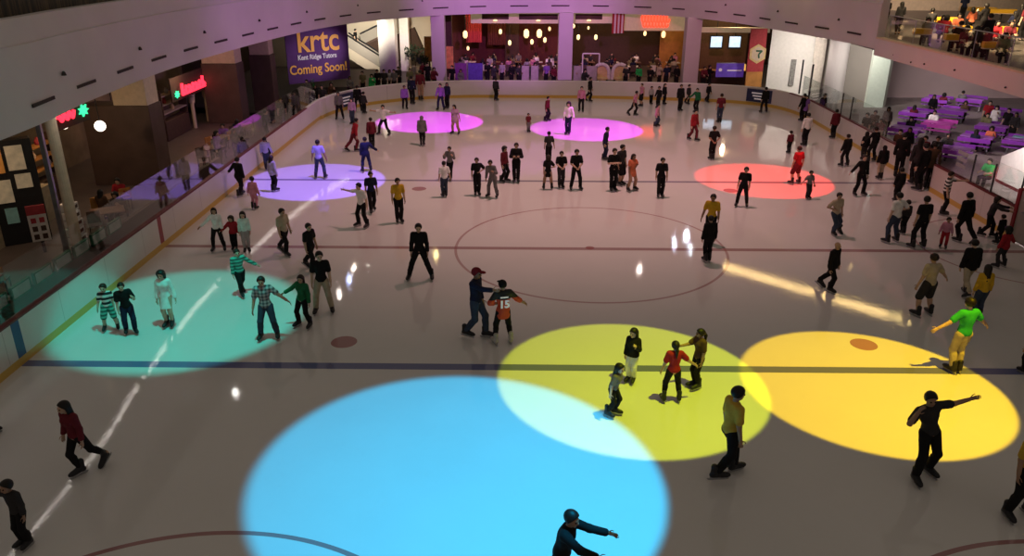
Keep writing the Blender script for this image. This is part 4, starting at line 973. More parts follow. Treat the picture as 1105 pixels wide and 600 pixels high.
# ------------------------------------------------------------------ skaters: foot point and head row in the photo, heading, clothes, hair, pose, label
SK = '''
346,193,151,180,v.T,d.P,s,W,e,e,0,0|skater in lavender shirt standing in the middle of the violet light spot
296,207,168,150,G.J,k.N,l,S,d,d,0,.03|long-haired skater in pale jacket at the left edge of the violet light spot
275,226,191,170,p.J,p.P,s,D,e,e,0,.1|small child in pink skating just below the violet light spot
260,212,170,160,k.J,k.P,s,RL,o,d,0,.05|skater in black beside the left boards next to the small pink child
281,183,151,170,k.L,k.P,s,S,d,d,0,0|skater in black at the left boards above the violet light spot
289,184,148,190,v.L,d.P,s,S,d,e,0,0|skater in white-lavender shirt at the left boards above the violet light spot
396,186,148,200,n.J,n.P,s,W,d,o,0,0|skater in dark navy behind the two skaters right of the violet light spot
383,164,128,120,r.L,m.P,s,BL,e,e,0,.3|skater in dark red leaning into a stride near the upper left magenta spot
402,160,127,200,m.J,k.P,s,S,d,d,0,.05|skater in maroon jacket close beside the striding dark red skater
402,229,185,20,n.T,k.P,s,RR,d,d,0,.05|skater in navy just behind the white-shirted skater with outstretched arms
392,245,197,330,w.T,k.P,s,W,e,O,0,.1|skater in white top stretching one arm out to the left, right of the violet spot
237,271,224,10,w.L,k.N,l,W,d,o,0,0|long-haired girl in white top and black leggings, tallest of the trio at the red line
254,270,233,10,r.J,k.P,b,S,e,o,0,0|child in red jacket in the middle of the trio at the red line
267,272,228,20,l.L,G.N,l,S,d,d,0,0|long-haired girl in pale green top, right of the trio at the red line
309,276,224,60,t.T,k.P,s,BL,d,d,-.12,.1|skater in beige shirt striding across the bright streak at the red line
337,293,240,60,k.T,k.P,s,BL,d,d,-.1,.1|skater in black T-shirt striding just below the red line
262,320,268,40,SG.L,k.P,s,BL,o,d,-.05,.08|skater in green striped top at the upper edge of the teal light spot
291,365,298,10,CH.T,d.P,s,W,o,e,-.05,0|skater in grey checked shirt holding hands with the girl in green
329,353,296,340,E.L,k.N,l,W,e,o,.1,.02|long-haired girl in green top holding hands with the skater in a checked shirt
350,337,271,10,k.T,t.P,s,W,d,d,0,0|skater in black T-shirt and beige trousers right of the couple holding hands
121,356,306,20,ST.T,SG.S,s,W,d,e,0,0|boy in black and white striped jersey in the teal light spot
142,360,304,30,k.T,n.P,s,D,u,d,-.06,.08|boy in dark sports jersey next to the striped boy in the teal light spot
184,352,292,5,w.L,w.K,b,S,e,d,0,0|person all in white lit up in the teal light spot
92,511,431,335,m.L,k.N,l,BL,d,e,0,.12|woman in maroon jacket gliding at the lower left, one leg behind
30,589,518,340,K.L,k.P,s,S,d,O,-.1,.03|child in dark top stretching an arm to the lower left picture edge
-7,468,415,90,u.L,k.P,s,S,d,d,0,0|skater in purple cut off by the left picture edge
454,301,241,0,k.L,k.P,s,V,d,d,0,0|skater in black with legs wide apart left of the centre circle
514,364,289,70,n.L,d.P,c:c,RL,d,F,0,0|man in navy with a red cap reaching out to the number 15 child
543,371,303,195,JE.X,k.N,c:k,W,h,o,0,0|child in red and black number 15 jersey with a black cap, seen from behind
681,412,354,330,k.J,w.P,l,S,u,d,0,0|girl with long hair, black jacket and white trousers in the lime light spot
660,449,391,60,g.T,k.N,l,D,d,e,0,.25|small girl leaning forward at the edge of the lime and blue light spots
724,434,369,180,r.T,k.N,p,W,e,o,0,0|girl in red top with a long ponytail in the lime light spot
751,419,355,290,b.T,k.N,p,S,d,f,0,0|girl in brown top with a ponytail reaching to the girl in red
782,514,418,105,Y.T,k.P,s,RL,d,d,0,.04|man in mustard shirt walking below the lime light spot
992,513,422,8,K.T,k.P,s,Q,O,p,-.27,0|dark person pointing with one arm, other hand at the head, by the yellow spot
1030,402,322,190,e.T,t.P,s,S,o,o,0,0|man in bright green T-shirt with beige trousers at the top of the yellow light spot
1096,556,460,10,Y.T,k.P,s,W,d,d,0,0|man in mustard shirt at the right picture edge below the yellow light spot
1106,403,350,200,K.L,k.P,s,S,d,d,0,0|skater in dark clothes cut off by the right picture edge above the yellow spot
871,215,184,10,g.T,K.P,s,S,e,o,0,0|child in grey-green shirt at the right of the red light spot
898,254,207,20,t.T,d.P,s,PL,d,h,-.1,.15|skater in pale beige shirt pushing off right of the red light spot
926,211,167,10,k.L,k.P,s,W,d,o,0,0|skater in black stretching an arm left, right of the red light spot
967,218,181,180,k.J,k.P,s,S,d,d,0,0|skater in black standing behind the white-shirted man near the right boards
962,262,208,200,w.T,d.P,s,W,d,h,0,0|man in white shirt and jeans near the right end of the red line
974,253,216,190,K.L,k.P,s,S,d,d,0,0|child in black behind the man in white shirt near the right boards
990,268,212,190,k.T,k.P,s,W,d,d,0,0|man in black T-shirt standing on the red line near the right boards
1036,262,208,200,k.J,k.P,s,BR,d,e,0,.03|skater in black jacket in front of the striped skater at the right boards
1016,232,185,60,ST.T,k.P,s,S,F,d,0,0|skater in white and black striped top holding on to the right boards
1017,268,234,330,p.L,r.P,s,D,e,e,0,.1|small child in pink on the red line at the right boards
1063,256,212,60,K.L,k.P,b,RL,F,F,0,.18|skater in dark grey pushing with both arms against the right boards
1079,289,245,200,r.J,K.N,b,W,e,o,0,.02|girl in red jacket with bare-looking legs at the right gate
1077,264,232,200,k.J,k.P,s,D,d,d,0,.1|child in black hidden behind the girl in red at the right gate
1040,318,259,180,k.J,t.P,s,BL,d,d,0,.02|man in black sweater and beige trousers right of the red line
1053,345,286,180,y.L,d.P,l,S,d,d,0,0|girl in yellow shirt with long black hair behind the man in black sweater
996,341,275,195,t.T,K.S,s,W,e,o,-.05,.08|man in beige T-shirt and dark shorts pushing off with arms held out
894,315,260,40,k.J,k.P,n,BL,d,d,-.1,.08|man in black with a pale bald head gliding right of the centre circle
800,223,180,340,k.T,k.P,s,W,d,d,.06,0|man in black striding at the left of the red light spot
768,173,136,190,k.T,k.P,s,S,b,b,0,0|man in black with hands behind the back above the red light spot
858,199,158,200,r.T,m.S,s,W,d,e,0,0|man in a red-lit T-shirt in the red light spot
851,166,141,190,m.L,k.P,s,S,d,d,0,0|small child in dark red right behind the red-lit man
868,158,122,190,w.L,k.P,s,S,d,d,0,0|skater in white shirt and black trousers above the red light spot
911,180,145,200,k.J,k.P,s,W,e,d,0,.03|skater in a bulky black coat near the right boards above the red spot
914,150,118,190,m.J,k.P,s,S,d,d,0,0|skater in maroon close to the right boards behind the bulky black coat
931,173,142,170,k.J,K.N,l,S,d,d,0,0|long-haired skater in black, left of the pair at the right boards
941,175,137,200,k.L,k.P,s,W,o,d,0,0|taller skater in black, right of the pair at the right boards
949,194,157,180,k.J,t.N,h:k,S,d,d,0,0|skater in black hooded jacket with beige trousers at the right boards
978,192,142,150,k.J,k.P,s,S,d,d,0,0|dark skater at the left of the group by the rink gate
985,199,141,170,K.J,k.P,l,S,d,d,0,0|long-haired dark skater in the middle of the group by the rink gate
1000,204,150,130,b.J,k.P,s,S,e,d,0,0|skater in dark brown jacket of the group by the rink gate
1007,206,148,200,k.L,k.P,s,S,d,d,0,0|dark skater standing right in the rink gate opening
592,176,142,190,K.T,k.P,s,S,d,e,0,0|skater in dark T-shirt behind the woman with bare legs, upper middle
591,205,168,180,k.D,s.N,b,W,d,h,0,0|woman in short black dress with bare legs, left of the row above the centre circle
605,203,163,10,k.T,K.P,s,S,c,c,0,0|man in black T-shirt with folded hands, middle of the row above the centre circle
621,205,161,10,k.T,k.P,s,W,c,c,0,0|man in black with hands clasped in front, right of the row above the centre circle
652,173,137,70,n.L,n.P,s,T,d,d,0,.12|dark navy skater leaning forward below the right magenta light spot
661,206,160,10,k.T,k.P,s,S,x,x,0,0|man in black T-shirt with crossed arms left of the girl in orange
669,200,156,40,K.T,k.S,s,S,d,d,0,0|man in dark shorts close behind the man with crossed arms
681,206,166,30,o.D,s.N,l,W,h,d,0,0|girl in orange dress with long hair and a hand on her hip
712,213,170,0,k.T,k.P,s,S,d,d,0,0|man in black T-shirt alone right of the girl in orange
765,262,209,340,y.T,k.P,s,S,d,e,0,.05|rink helper in yellow shirt partly hidden behind a dark skater, right of the centre circle
763,283,233,190,k.J,k.P,s,S,d,d,0,0|dark skater in front of the helper in yellow, right of the centre circle
431,240,192,20,y.T,k.P,s,S,d,d,0,0|rink helper in bright yellow shirt alone above the centre circle on the left
486,194,158,350,g.L,k.P,s,RL,u,u,0,0|skater in dark grey behind the white-shirted one above the centre circle
480,213,174,200,w.T,d.P,s,S,d,e,0,0|skater in white shirt and dark jeans above the centre circle
515,211,170,10,k.T,k.P,s,S,h,d,0,0|skater in black with a hand on the hip beside the bending one
532,213,172,340,g.L,g.P,s,W,u,e,-.12,.25|skater in grey bending forward above the centre circle
544,197,158,60,m.L,k.P,b,D,d,d,0,0|bushy-haired skater in maroon beside the big man in black
557,197,154,0,k.J,k.P,s,S,x,x,0,0|big man in black with crossed arms at the far blue line
415,146,113,340,w.T,k.P,s,V,O,O,0,.02|skater in light shirt with arms and legs spread at the left magenta spot
456,158,125,180,g.J,k.N,h:g,S,d,d,0,0|hooded skater in grey in front of the left magenta spot
492,145,113,340,P.D,s.N,l,W,e,d,-.1,0|girl in violet dress at the right edge of the left magenta spot
476,119,90,350,u.L,n.P,s,W,d,e,0,0|skater in purple of the pair above the left magenta spot
483,117,89,340,n.L,k.P,l,S,d,d,0,0|long-haired dark skater of the pair above the left magenta spot
437,118,92,20,u.J,k.P,s,D,d,d,0,.05|skater in purple-grey jacket at the far boards left of the magenta spot
445,113,82,170,n.L,k.P,s,S,d,d,0,0|dark navy skater leaning at the far boards left of the magenta spot
453,108,75,180,m.L,s.N,s,S,d,d,0,0|skater in maroon standing against the far boards
387,121,92,190,k.L,k.P,s,W,d,d,0,0|left dark skater of the pair near the navy notice panel
393,123,99,160,K.J,k.P,s,S,d,e,0,.05|right dark skater of the pair near the navy notice panel
381,134,106,350,P.L,d.P,s,S,d,d,0,0|skater in grey-purple top right of the navy notice panel
367,129,99,10,g.L,k.P,s,W,d,d,0,0|skater in grey standing right before the navy notice panel
535,109,84,150,K.L,k.P,s,S,d,d,0,0|dark skater alone at the far boards left of the middle pillar
570,143,122,20,m.T,g.P,s,S,d,d,0,0|small child in dark red left of the right magenta spot
590,131,104,60,m.L,k.P,s,D,d,d,0,.1|skater in maroon above the left end of the right magenta spot
613,145,110,340,w.L,n.P,b,S,e,d,0,0|skater in light top standing in the right magenta spot
627,121,93,350,p.L,k.P,s,D,d,d,0,.05|skater in pink above the right magenta spot
636,110,83,60,k.L,k.P,s,BL,d,d,-.08,.05|dark skater at the far boards behind the one in pink
684,125,98,60,p.T,k.P,s,BR,d,d,0,.15|skater in pink top leaning forward right of the middle pillar
692,115,90,300,p.V,k.S,s,S,e,d,0,.05|skater in pale pink top and shorts, leftmost of the group at the far boards
702,113,93,10,G.L,k.P,s,S,d,d,0,0|skater in pale grey of the group at the far boards
710,117,93,330,k.L,k.P,s,S,d,e,0,0|dark skater in the middle of the group at the far boards
716,113,90,40,k.J,k.N,l,S,d,d,0,0|long-haired dark skater, rightmost of the group at the far boards
708,137,112,60,p.J,d.P,s,D,e,d,0,.1|skater in bright pink in front of the group at the far boards
733,120,91,20,k.J,k.P,s,S,d,d,0,0|dark skater left of the third pillar, in front of another
742,113,91,40,K.L,k.P,s,BL,d,d,0,0|dark skater left of the third pillar, half hidden behind another
751,122,95,320,E.L,k.P,s,D,d,o,0,.12|skater in dark green top leaning below the third pillar
764,107,86,30,k.L,k.P,s,BL,e,d,0,.05|dark skater at the far boards below the third pillar
776,133,101,180,m.T,d.P,s,S,d,d,0,0|skater in dark maroon T-shirt alone below the food stall
747,152,118,40,r.J,m.P,s,RL,e,d,0,.08|skater dressed in red left of the skater with hands behind the back
824,122,94,190,k.L,k.P,s,W,d,d,0,0|dark skater in front of the right navy notice panel
865,131,101,200,k.L,k.P,s,S,e,d,0,0|dark skater at the corner boards by the white wall
878,131,103,340,u.D,k.N,l,S,d,d,0,0|girl in purple dress at the corner boards by the white wall
604,650,549,70,k.L,k.P,s,RR,F,F,0,.2|dark figure at the bottom edge inside the blue light spot, reaching to the right
'''
def inside(P, d):
    """keep a skater clear of the boards"""
    P = np.array(P); q = np.array(LINE); k = int(np.argmin(((q-P[:2])**2).sum(1))); a = q[max(k-1, 0)]; b = q[min(k+1, len(q)-1)]; t = (b-a)/np.linalg.norm(b-a); n = np.array([t[1], -t[0]])
    if P[1] < 7.2: P[0] = min(P[0], 14.65-d)
    e = (P[:2]-q[k])@n
    if e < d and P[1] > -20 and not (P[0] > 10 and P[1] < 8.6): P[:2] += n*(d-e)
    return P
def outside(P, d):
    P = np.array(P); q = np.array(LINE); k = int(np.argmin(((q-P[:2])**2).sum(1))); a = q[max(k-1, 0)]; b = q[min(k+1, len(q)-1)]; t = (b-a)/np.linalg.norm(b-a); n = np.array([t[1], -t[0]])
    if P[1] < 8.6 and P[0] > 10: P[0] = max(P[0], 14.65+d); return P
    e = (P[:2]-q[k])@n
    if e > -d: P[:2] -= n*(e+d)
    return P
def lcg(i): return random.Random(i*77+5)
for i, ln in enumerate([q for q in SK.strip().split('\n')]):
    spec, label = ln.split('|'); fx, fy, ty, fc, top, bot, hair, leg, aL, aR, ls, lf = spec.split(',')
    fx, fy, ty, fc, ls, lf = map(float, (fx, fy, ty, fc, ls, lf)); rn = lcg(i)
    hair, _, hc = hair.partition(':'); hc = hc or ('b' if rn.random() < .2 else 'k')
    T = standing_height(fx, fy, ty); kid = T < 1.42; fem = hair in 'lp' or top[-1] == 'D' or bot[-1] == 'K'
    J = pose(leg, aL, aR, ls, lf, kid, rn.uniform(-.3, .3), .12, fem)
    H = min(max((T-.066-.01)/J['top'], .85), 1.95)
    px = fy-ty; h = .0125 if px > 52 else .016 if px > 38 else .021
    P = inside(at(fx, fy, 0), .42)
    o = figure((P[0], P[1], 0), R(fc), H, J, h, top, bot, hair, hc, rn.choice((0, 0, 1, 1, 2)), fem, True, px > 38, boots='w' if ('15 jersey' in label and 'child' in label) else 'k')
    tag(o, label, 'person', 'skaters on the ice')
    if top == 'JE.X':   # the number and a name bar on the back of the jersey
        sh = [c for c in o.children if c.name.startswith('jersey')][0]; b = J['chest']*H-J['fw']*(.06*H+.035)
        lettering('number', '15', .27, M_bwhite, sh, (b[0], b[1]+.012, b[2]-.22), (R(90), 0, R(180)), .006, bold=.012)
        MB().box(-.1, .1, -.006, .006, -.015, .02).build('name_bar', M_bwhite, sh, loc=(b[0], b[1]+.004, b[2]+.05))
    if 'alone right of the girl in orange' in label:
        sh = o.children[0]; b = J['chest']*H+J['fw']*(.06*H+.016)
        MB().box(-.07, .07, -.006, .006, -.03, .03).build('chest_print', M_bwhite, sh, loc=tuple(b))

# ------------------------------------------------------------------ spectators: a few figures copied with their parts, each dressed in its own colours
def proto(seed, sit, fem, hair, top, bot, aL, aR, lf=0):
    J = pose('SIT' if sit else 'S', aL, aR, 0, lf, False, .1, .15, fem)
    return figure((0, 0, 0), 0, 1.66 if not fem else 1.58, J, .024, top, bot, hair, 'k', seed % 3, fem, False, False, 0.012)
PR = {'m1': proto(0, 0, False, 's', 'k.T', 'k.P', 'd', 'd'), 'm2': proto(1, 0, False, 's', 'k.L', 'k.P', 'L', 'L', .12), 'w1': proto(2, 0, True, 'l', 'k.L', 'k.N', 'd', 'c'), 'w2': proto(3, 0, True, 'b', 'k.J', 'k.P', 'u', 'd'),
      's1': proto(1, 1, False, 's', 'k.T', 'k.P', 'L', 'L', .1), 's2': proto(0, 1, True, 'l', 'k.L', 'k.N', 'L', 'c', .12), 's3': proto(2, 1, True, 'b', 'k.T', 'k.P', 'u', 'L', .05)}
USED = set()
def spectator(kind, loc, face, col, label, group, bot='k', hide=False):
    s = PR[kind]
    if kind in USED:
        r = s.copy(); COL.objects.link(r)
        for ch in s.children:
            c = ch.copy(); COL.objects.link(c); c.parent = r
            if ch.name.split('.')[0] in ('shirt', 'jacket'):
                c.material_slots[0].link = 'OBJECT'; c.material_slots[0].material = cloth(col)
            elif ch.name.split('.')[0] in ('trousers', 'leggings'):
                c.material_slots[0].link = 'OBJECT'; c.material_slots[0].material = cloth(bot)
    else:
        r = s; USED.add(kind)
        for c in r.children:
            if c.name.split('.')[0] in ('shirt', 'jacket'): c.material_slots[0].link = 'OBJECT'; c.material_slots[0].material = cloth(col)
    r.location = (loc[0], loc[1], loc[2]+.012); r.rotation_euler = (0, 0, R(face)); tag(r, label, 'person', group); return r
CN = dict(k='black', K='dark grey', n='navy', g='grey', G='pale grey', w='white', r='red', m='maroon', p='pink', y='yellow', e='green', t='beige', v='lavender', o='orange', d='dark blue', b='brown', u='purple', O='olive')
# standing along the far left boards, in front of the cream hall
ST_ = [(331, 86, 'G', 'm1'), (340, 90, 'k', 'w1'), (347, 92, 'K', 'm1'), (357, 88, 'b', 'w2'), (377, 81, 'g', 'w1'), (391, 77, 'O', 'm1'), (401, 79, 'e', 'w2'), (407, 75, 'k', 'm2'), (414, 75, 'K', 'm1'), (420, 74, 'G', 'w1'), (425, 75, 'g', 'm1'), (430, 72, 'K', 'm2'), (442, 74, 'O', 'm1'), (461, 68, 'k', 'm1'), (468, 72, 'm', 'w2'), (456, 66, 'm', 'w1')]
for i, (px, py, c, k) in enumerate(ST_):
    P = outside(at(px, py, 1.64), .5)
    spectator(k, (P[0], P[1], 0), 10*((i % 5)-2), c, '%s-topped spectator standing behind the boards below the purple banner, %s from the left' % (CN[c], ORD[i]) if px < 370 else '%s-topped spectator standing in front of the cream escalator hall, %s from its left' % (CN[c], ORD[i-4]), 'spectators behind the far left boards')
for i, (px, py, c, k, lb) in enumerate(((303, 106, 'k', 'm1', 'dark passer-by behind the left glass beside the last brown column'), (313, 99, 'K', 'w1', 'dark long-haired passer-by behind the left glass below the purple banner'), (284, 119, 'n', 'm2', 'navy-clad passer-by behind the left glass in front of the last brown column'),
                                      (251, 137, 'K', 'w1', 'dark passer-by behind the left glass above the violet spot'), (232, 140, 'u', 'w2', 'purple-topped passer-by behind the left glass at the seating area'), (887, 101, 'K', 'm1', 'dark-haired spectator behind the corner boards right of the purple dress'),
                                      (937, 122, 'k', 'm1', 'dark spectator behind the right boards, first from the pale door'), (946, 119, 'b', 'm2', 'brown-topped spectator behind the right boards, second from the pale door'), (960, 114, 'g', 'w1', 'grey-topped spectator standing at the mauve wall by the pale door'), (953, 128, 'm', 'm2', 'maroon-topped spectator leaning on the right boards near the pale door'),
                                      (970, 140, 'b', 'm1', 'brown-topped spectator behind the boards at the gate group, leftmost'), (983, 136, 'k', 'w1', 'dark long-haired spectator behind the boards at the gate group'), (1000, 147, 'm', 'm1', 'maroon-topped spectator behind the boards at the gate group'), (1014, 147, 'K', 'm2', 'dark grey spectator right of the rink gate, leaning in'),
                                      (1009, 101, 'k', 'w1', 'dark-haired spectator standing among the back purple tables'), (1070, 172, 'e', 's1', 'green-topped child seated in front of the white booth'), (1077, 113, 'w', 'w2', 'person in a bulky white top at the back purple tables'), (1069, 109, 'r', 'm1', 'person in red top left of the bulky white one'), (1090, 117, 'k', 'm1', 'dark person right of the bulky white one'), (1098, 120, 'K', 'w1', 'dark long-haired person at the right edge of the purple tables'))):
    P = outside(at(px, py, 1.64 if k[0] != 's' else 1.2), .5)
    spectator(k, (P[0], P[1], 0), (-60 if px > 900 else 60 if px < 300 else 0)+15*(i % 3), c, lb, 'spectators around the rink')
# seated around the purple tables
for i, (j, s, c) in enumerate(((1, 1, 'w'), (0, -1, 'm'), (2, 1, 'b'), (5, 1, 'O'), (6, -1, 'n'), (6, 1, 'o'), (7, 1, 'K'), (4, 1, 'k'), (9, -1, 'm'), (3, -1, 'g'))):
    P = PTW[j]; ca, sa = math.cos(R(-38)), math.sin(R(-38)); q = (.45*((i % 3)-1), .7*s)
    spectator('s%d' % (1+i % 3), (P[0]+q[0]*ca-q[1]*sa, P[1]+q[0]*sa+q[1]*ca, .0), -38+(0 if s > 0 else 180), c, '%s-topped sitter, %s bench of %s table %s' % (CN[c], 'far' if s > 0 else 'near', 'magenta' if j == 1 else 'purple', PW[j]), 'people at the purple tables')
# upper deck: a pair at the railing, one tall dark person, groups at the yellow tables
for px, py, c, k, lb in ((954, 33, 'k', 'm1', 'dark person at the deck railing corner, left of the pair'), (968, 37, 'K', 'w1', 'dark person at the deck railing corner, right of the pair'), (1062, 61, 'k', 'm2', 'tall dark person standing at the middle of the deck railing'), (1037, 24, 'n', 'm1', 'navy-clad person standing behind the yellow deck tables'),
                         (1096, 40, 'k', 'w1', 'dark person standing on the deck at the right picture edge'), (1058, 40, 'k', 'w2', 'dark person just behind the tall dark one on the deck'), (1102, 44, 'm', 'm1', 'maroon-topped person on the deck at the very picture edge')):
    P = at(px, py, 5.3); spectator(k, (max(P[0], 15.3), P[1], 5.3), 160+px % 60, c, lb, 'people on the upper deck')
DK = [(1003, 33, 'K'), (1013, 41, 'r'), (1018, 42, 'r'), (1030, 40, 'o'), (1047, 30, 'o'), (1024, 57, 'm'), (1033, 52, 'k'), (1071, 49, 'r'), (1050, 58, 'K'), (1085, 51, 'm'), (1092, 35, 'n'), (997, 45, 'O'), (1040, 62, 'k'), (1078, 66, 'O')]
for i, (px, py, c) in enumerate(DK):
    P = at(px, py, 5.45); spectator('s%d' % (1+i % 3), (max(P[0], 15.4), P[1], 5.3), (168, -12)[i % 2], c, '%s-topped person seated among the yellow deck tables, %s counted from the left' % (CN[c], ORD[sorted(q[0] for q in DK).index(px)]), 'people on the upper deck')
# diners behind the far boards
for i, (x, y) in enumerate(DT):
    for s in (-1, 1):
        c = random.Random(i*3+s).choice('kKgGwmtbnpO'); side = 'left' if x < 1 else 'right'
        spectator('s%d' % (1+(i*2+s) % 3), (x+.25*s*(i % 2), y+.78*s, .18), 0 if s > 0 else 180, c, '%s-topped diner on the %s side of the %s %s-row table, %s restaurant' % (CN[c], 'far' if s > 0 else 'near', ORD[i % 5], 'front' if (i//5) % 2 == 0 else 'back', side), 'diners behind the far boards')
        b = MB().box(-.21, .21, -.21, .21, .43, .47); ch = empty('dining_chair', (x+.25*s*(i % 2), y+.82*s, 0), 0 if s > 0 else PI); tag(ch, 'chair on the %s side of the %s %s-row table, %s restaurant' % ('far' if s > 0 else 'near', ORD[i % 5], 'front' if (i//5) % 2 == 0 else 'back', side), 'chair', 'restaurant chairs')
        b.build('seat', M_brown, ch); MB().box(-.21, .21, .19, .23, .47, .95).build('backrest', M_chairw if (i+s) % 4 == 0 else M_brown, ch)
        for sx in (-.18, .18):
            for sy in (-.18, .18): MB().tube((sx, sy, 0), (sx, sy, .43), .022, n=5).build('leg', M_black, ch)
WK = [(488, 71, 'k'), (497, 74, 'g'), (526, 66, 'k'), (533, 69, 'K'), (542, 67, 'G'), (552, 68, 'k'), (560, 70, 'K'), (577, 66, 'g'), (590, 68, 'u'), (598, 70, 'm'), (623, 70, 'k'), (631, 74, 'K'), (676, 71, 'K'), (690, 70, 'e'), (702, 72, 'k'), (712, 68, 't'), (720, 70, 'n'), (731, 70, 'k'), (760, 72, 'm'), (766, 70, 'k')]
for i, (px, py, c) in enumerate(WK):
    P = outside(at(px, py, 1.62), .5); spectator(('m1', 'w1', 'm2', 'w2')[i % 4], (P[0], min(P[1], 35.2), 0), 20*(i % 4)-30, c, '%s-topped onlooker behind the far boards, %s from the left by %s' % (CN[c], ORD[i] if i < 10 else ORD[i-10], 'the left restaurant' if i < 10 else 'the right restaurant'), 'onlookers behind the far boards')
P = onY(384, 52, 41.9); spectator('m1', (P[0], 42.0, P[2]-.15), 80, 'k', 'dark person riding up the lower escalator', 'people on the escalator')
# seated behind the left glass
for i, (x, y) in enumerate(((-17.0, -5.85), (-17.4, -4.15), (-16.9, 2.25), (-17.6, 3.95), (-17.6, 2.45), (-16.8, 11.95), (-17.2, 14.15), (-17.0, 15.45))):
    c = 'kmKrbKun'[i]; spectator('s%d' % (1+i % 3), (x, y, 0), (0, 0, 0, 0, 180, 0, 0, 180)[i], c, '%s-topped cafe guest seated behind the left glass, %s from the camera' % (CN[c], ORD[i]), 'cafe guests behind the left glass')

# ------------------------------------------------------------------ light
def spot(name, target, src, r, col, power, blend=.05, rad=.06):
    t = Vector(target); s = Vector(src); d = t-s; L = bpy.data.lights.new(name, 'SPOT'); L.energy = power; L.color = col; L.spot_blend = blend; L.shadow_soft_size = rad
    L.spot_size = 2*math.atan(r/d.length)
    o = bpy.data.objects.new(name, L); COL.objects.link(o); o.location = s; o.rotation_euler = d.to_track_quat('-Z', 'Y').to_euler(); return o
Hh = 13.
for nm, (x, y), r, col, pw, bl in (('blue', (-3.25, -12.85), 3.9, (.0, .56, 1.0), 1.4, .14), ('lime', (.4, -9.08), 3.03, (.62, .7, .0), 1.06, .06), ('yellow', (5.85, -9.2), 2.82, (1.0, .64, .0), 1.4, .05),
                               ('teal', (-11.4, -5.7), 3.45, (.0, .56, .45), .84, .28), ('violet', (-11.05, 8.0), 2.95, (.27, .15, 1.0), 1.35, .08), ('magenta', (-7.55, 20.9), 3.08, (.78, .02, 1.0), 1.5, .06),
                               ('pink', (1.45, 19.1), 3.08, (.8, .02, 1.0), 1.45, .05), ('red', (8.35, 8.6), 2.85, (1.0, .03, .025), 1.45, .05)):
    off = (3.0, -2.6)
    spot('stage_light_'+nm, (x, y, 0), (x+off[0], y+off[1], Hh), r, col, 8200*pw, bl)
def point(name, loc, col, power, rad=.25):
    L = bpy.data.lights.new(name, 'POINT'); L.energy = power; L.color = col; L.shadow_soft_size = rad; o = bpy.data.objects.new(name, L); COL.objects.link(o); o.location = loc; return o
def area(name, loc, to, sx, sy, col, power):
    L = bpy.data.lights.new(name, 'AREA'); L.shape = 'RECTANGLE'; L.size = sx; L.size_y = sy; L.energy = power; L.color = col; o = bpy.data.objects.new(name, L); COL.objects.link(o)
    o.location = loc; o.rotation_euler = (Vector(to)-Vector(loc)).to_track_quat('-Z', 'Y').to_euler(); return o
# small rig lamps whose glints sit in the ice
def mirror(px, py, z):
    g = at(px, py, 0); k = 1+z/C_[2]; return (C_[0]+(g[0]-C_[0])*k, C_[1]+(g[1]-C_[1])*k, z)
for nm, px, py, z, col, pw, rd in (('a', 455, 268, 11, (1, .75, .2), 90, .12), ('b', 741, 254, 11, (.75, .85, 1), 150, .14), ('c', 382, 290, 11, (1, .9, .75), 40, .06), ('d', 690, 292, 11, (1, .85, .75), 40, .06), ('e', 254, 424, 12, (1, .95, .9), 30, .05), ('g', 377, 303, 12, (.5, .6, 1), 40, .07), ('h', 366, 317, 11, (1, .9, .8), 30, .05), ('i', 395, 285, 11, (1, .9, .8), 30, .05), ('j', 470, 275, 11, (1, .8, .3), 40, .07), ('k', 728, 262, 11, (.7, .8, 1), 50, .07), ('l', 745, 268, 11, (.8, .9, 1), 40, .06)):
    point('rig_lamp_'+nm, mirror(px, py, z), col, pw, rd)
# added unseen fill lamps: restaurants, hall, stall, cafe, deck
for x in (-6, -2.6): point('added_restaurant_fill', (x, 40.4, 4.72), (1, .6, .3), 150, .12)  # put in behind the sign boards to warm the interiors
for x in (3, 6, 9): point('added_restaurant_fill', (x, 40.4, 4.72), (1, .66, .4), 110, .12)
point('added_shelf_fill', (-19.6, 3.6, 3.6), (1, .66, .36), 75, .15); point('added_shelf_fill', (-19.4, 16.4, 3.4), (1, .7, .45), 75, .15)  # added to lift the shelves out of the dark
spot('added_hall_fill', (-15.5, 44.5, 2.2), (-14.2, 37.2, 4.7), 6, (1, .88, .7), 2400, 1., .3); spot('added_hall_fill', (-11.5, 44, 2), (-11.5, 37.5, 4.7), 4, (1, .88, .7), 1200, 1., .3); spot('added_banner_fill', (-16.2, 30.9, 2.6), (-8.9, 30.2, 4.3), 2.3, (1, .8, .95), 1300, 1., .1)  # added spots brightening the hall and the banner, turned away from the ice
point('added_stall_fill', (13, 34.95, 4.8), (1, .75, .45), 150, .15); spot('added_wall_fill', (16.3, 31, 2.2), (15.8, 26.2, 4.6), 5, (1, .9, .8), 1500, 1., .3); spot('added_wall_fill', (19.6, 28, 2), (17.2, 23.8, 4.5), 4.5, (1, .9, .82), 900, 1., .3); point('door_light', (20, 24.6, 4.0), (.95, 1, .9), 60, .3)  # stall and wall lamps are added to brighten those surfaces
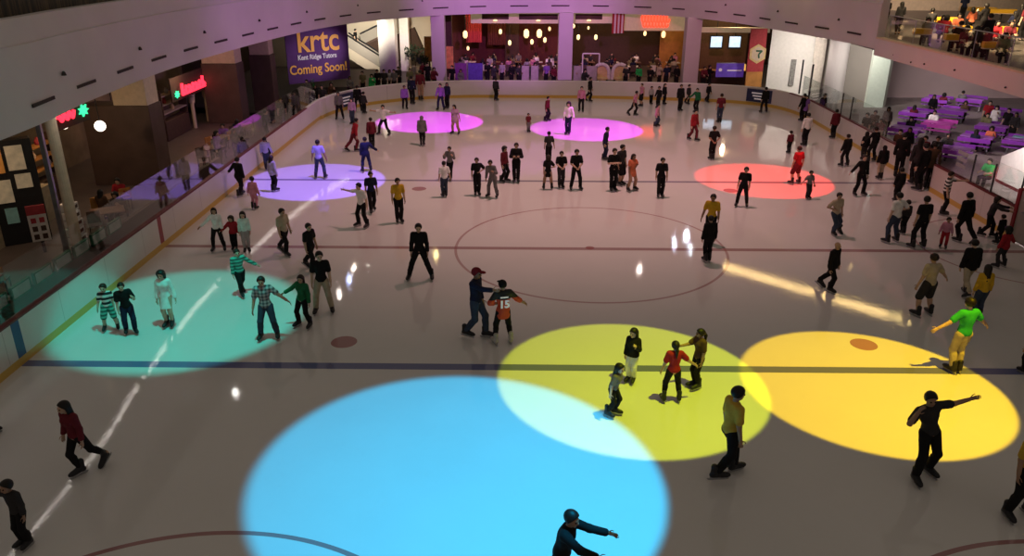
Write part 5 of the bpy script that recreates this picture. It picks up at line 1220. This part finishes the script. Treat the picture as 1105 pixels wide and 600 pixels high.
for y, pw in ((-2, 60), (11, 60)): point('added_cafe_fill', (-19.5, y, 4.2), (1, .68, .38), pw, .3)  # added so shapes in the dark cafe show
for x, y in ((16, 18), (16, 12), (16, 6)): spot('added_seating_fill', (x+5.5, y+3, 0), (x, y, 4.55), 6.5, (1, .82, .84), 1000, 1., .3)  # added spots under the deck to brighten the purple seating
spot('added_seating_fill', (26, 26, 1.5), (20, 20, 4.5), 6, (1, .85, .85), 1600, 1., .3); spot('added_booth_fill', (18.3, 6.5, 1.2), (15.2, 4.5, 4.4), 2.2, (1, .95, .9), 900, 1., .2)  # added spots for the back tables and the white booth
for x, y in ((15.6, 15), (15.6, 9), (15.6, 3)): spot('added_deck_fill', (x+6, y+3, 5.5), (x, y, 11), 6.5, (1, .74, .42), 9500, 1., .1)  # added warm spots to brighten the yellow tables
spot('added_fascia_fill', (-3, 37, 6), (-2, 16, 9.5), 11, (.8, .26, 1.0), 11000, 1., .2)  # added coloured fills, standing in for bounced stage light on the band
spot('added_fascia_fill', (8, 34, 6), (6, 14, 9.5), 10, (1., .3, .55), 3600, 1., .2)
spot('added_fascia_fill', (-15, 17, 6), (3, 10, 9.5), 9, (.62, .22, 1.0), 2600, 1., .2)
spot('added_fascia_fill', (14.8, 6, 5), (2, 4, 9.5), 8, (1., .3, .32), 1100, 1., .2)
spot('added_ice_fill', (0, 11, 0), (1, 6, 22), 24, (1, .5, .47), 11500, 1., .05)  # added pinkish fill brightening the middle and far ice
spot('added_deck_fill', (24, 35.6, 8), (20, 22, 11.5), 9, (1, .76, .62), 5200, 1., .2)  # added to brighten the back wall of the deck
w = bpy.data.worlds.new('world'); SC.world = w; w.use_nodes = True; bg = w.node_tree.nodes['Background']; bg.inputs[0].default_value = (1, .84, .68, 1); bg.inputs[1].default_value = .15
SC.view_settings.view_transform = 'Standard'; SC.view_settings.look = 'None'; SC.view_settings.exposure = 0
for o in SC.objects:
    if o.type == 'MESH' and o.get('kind') == 'structure' and not o.get('label'): pass
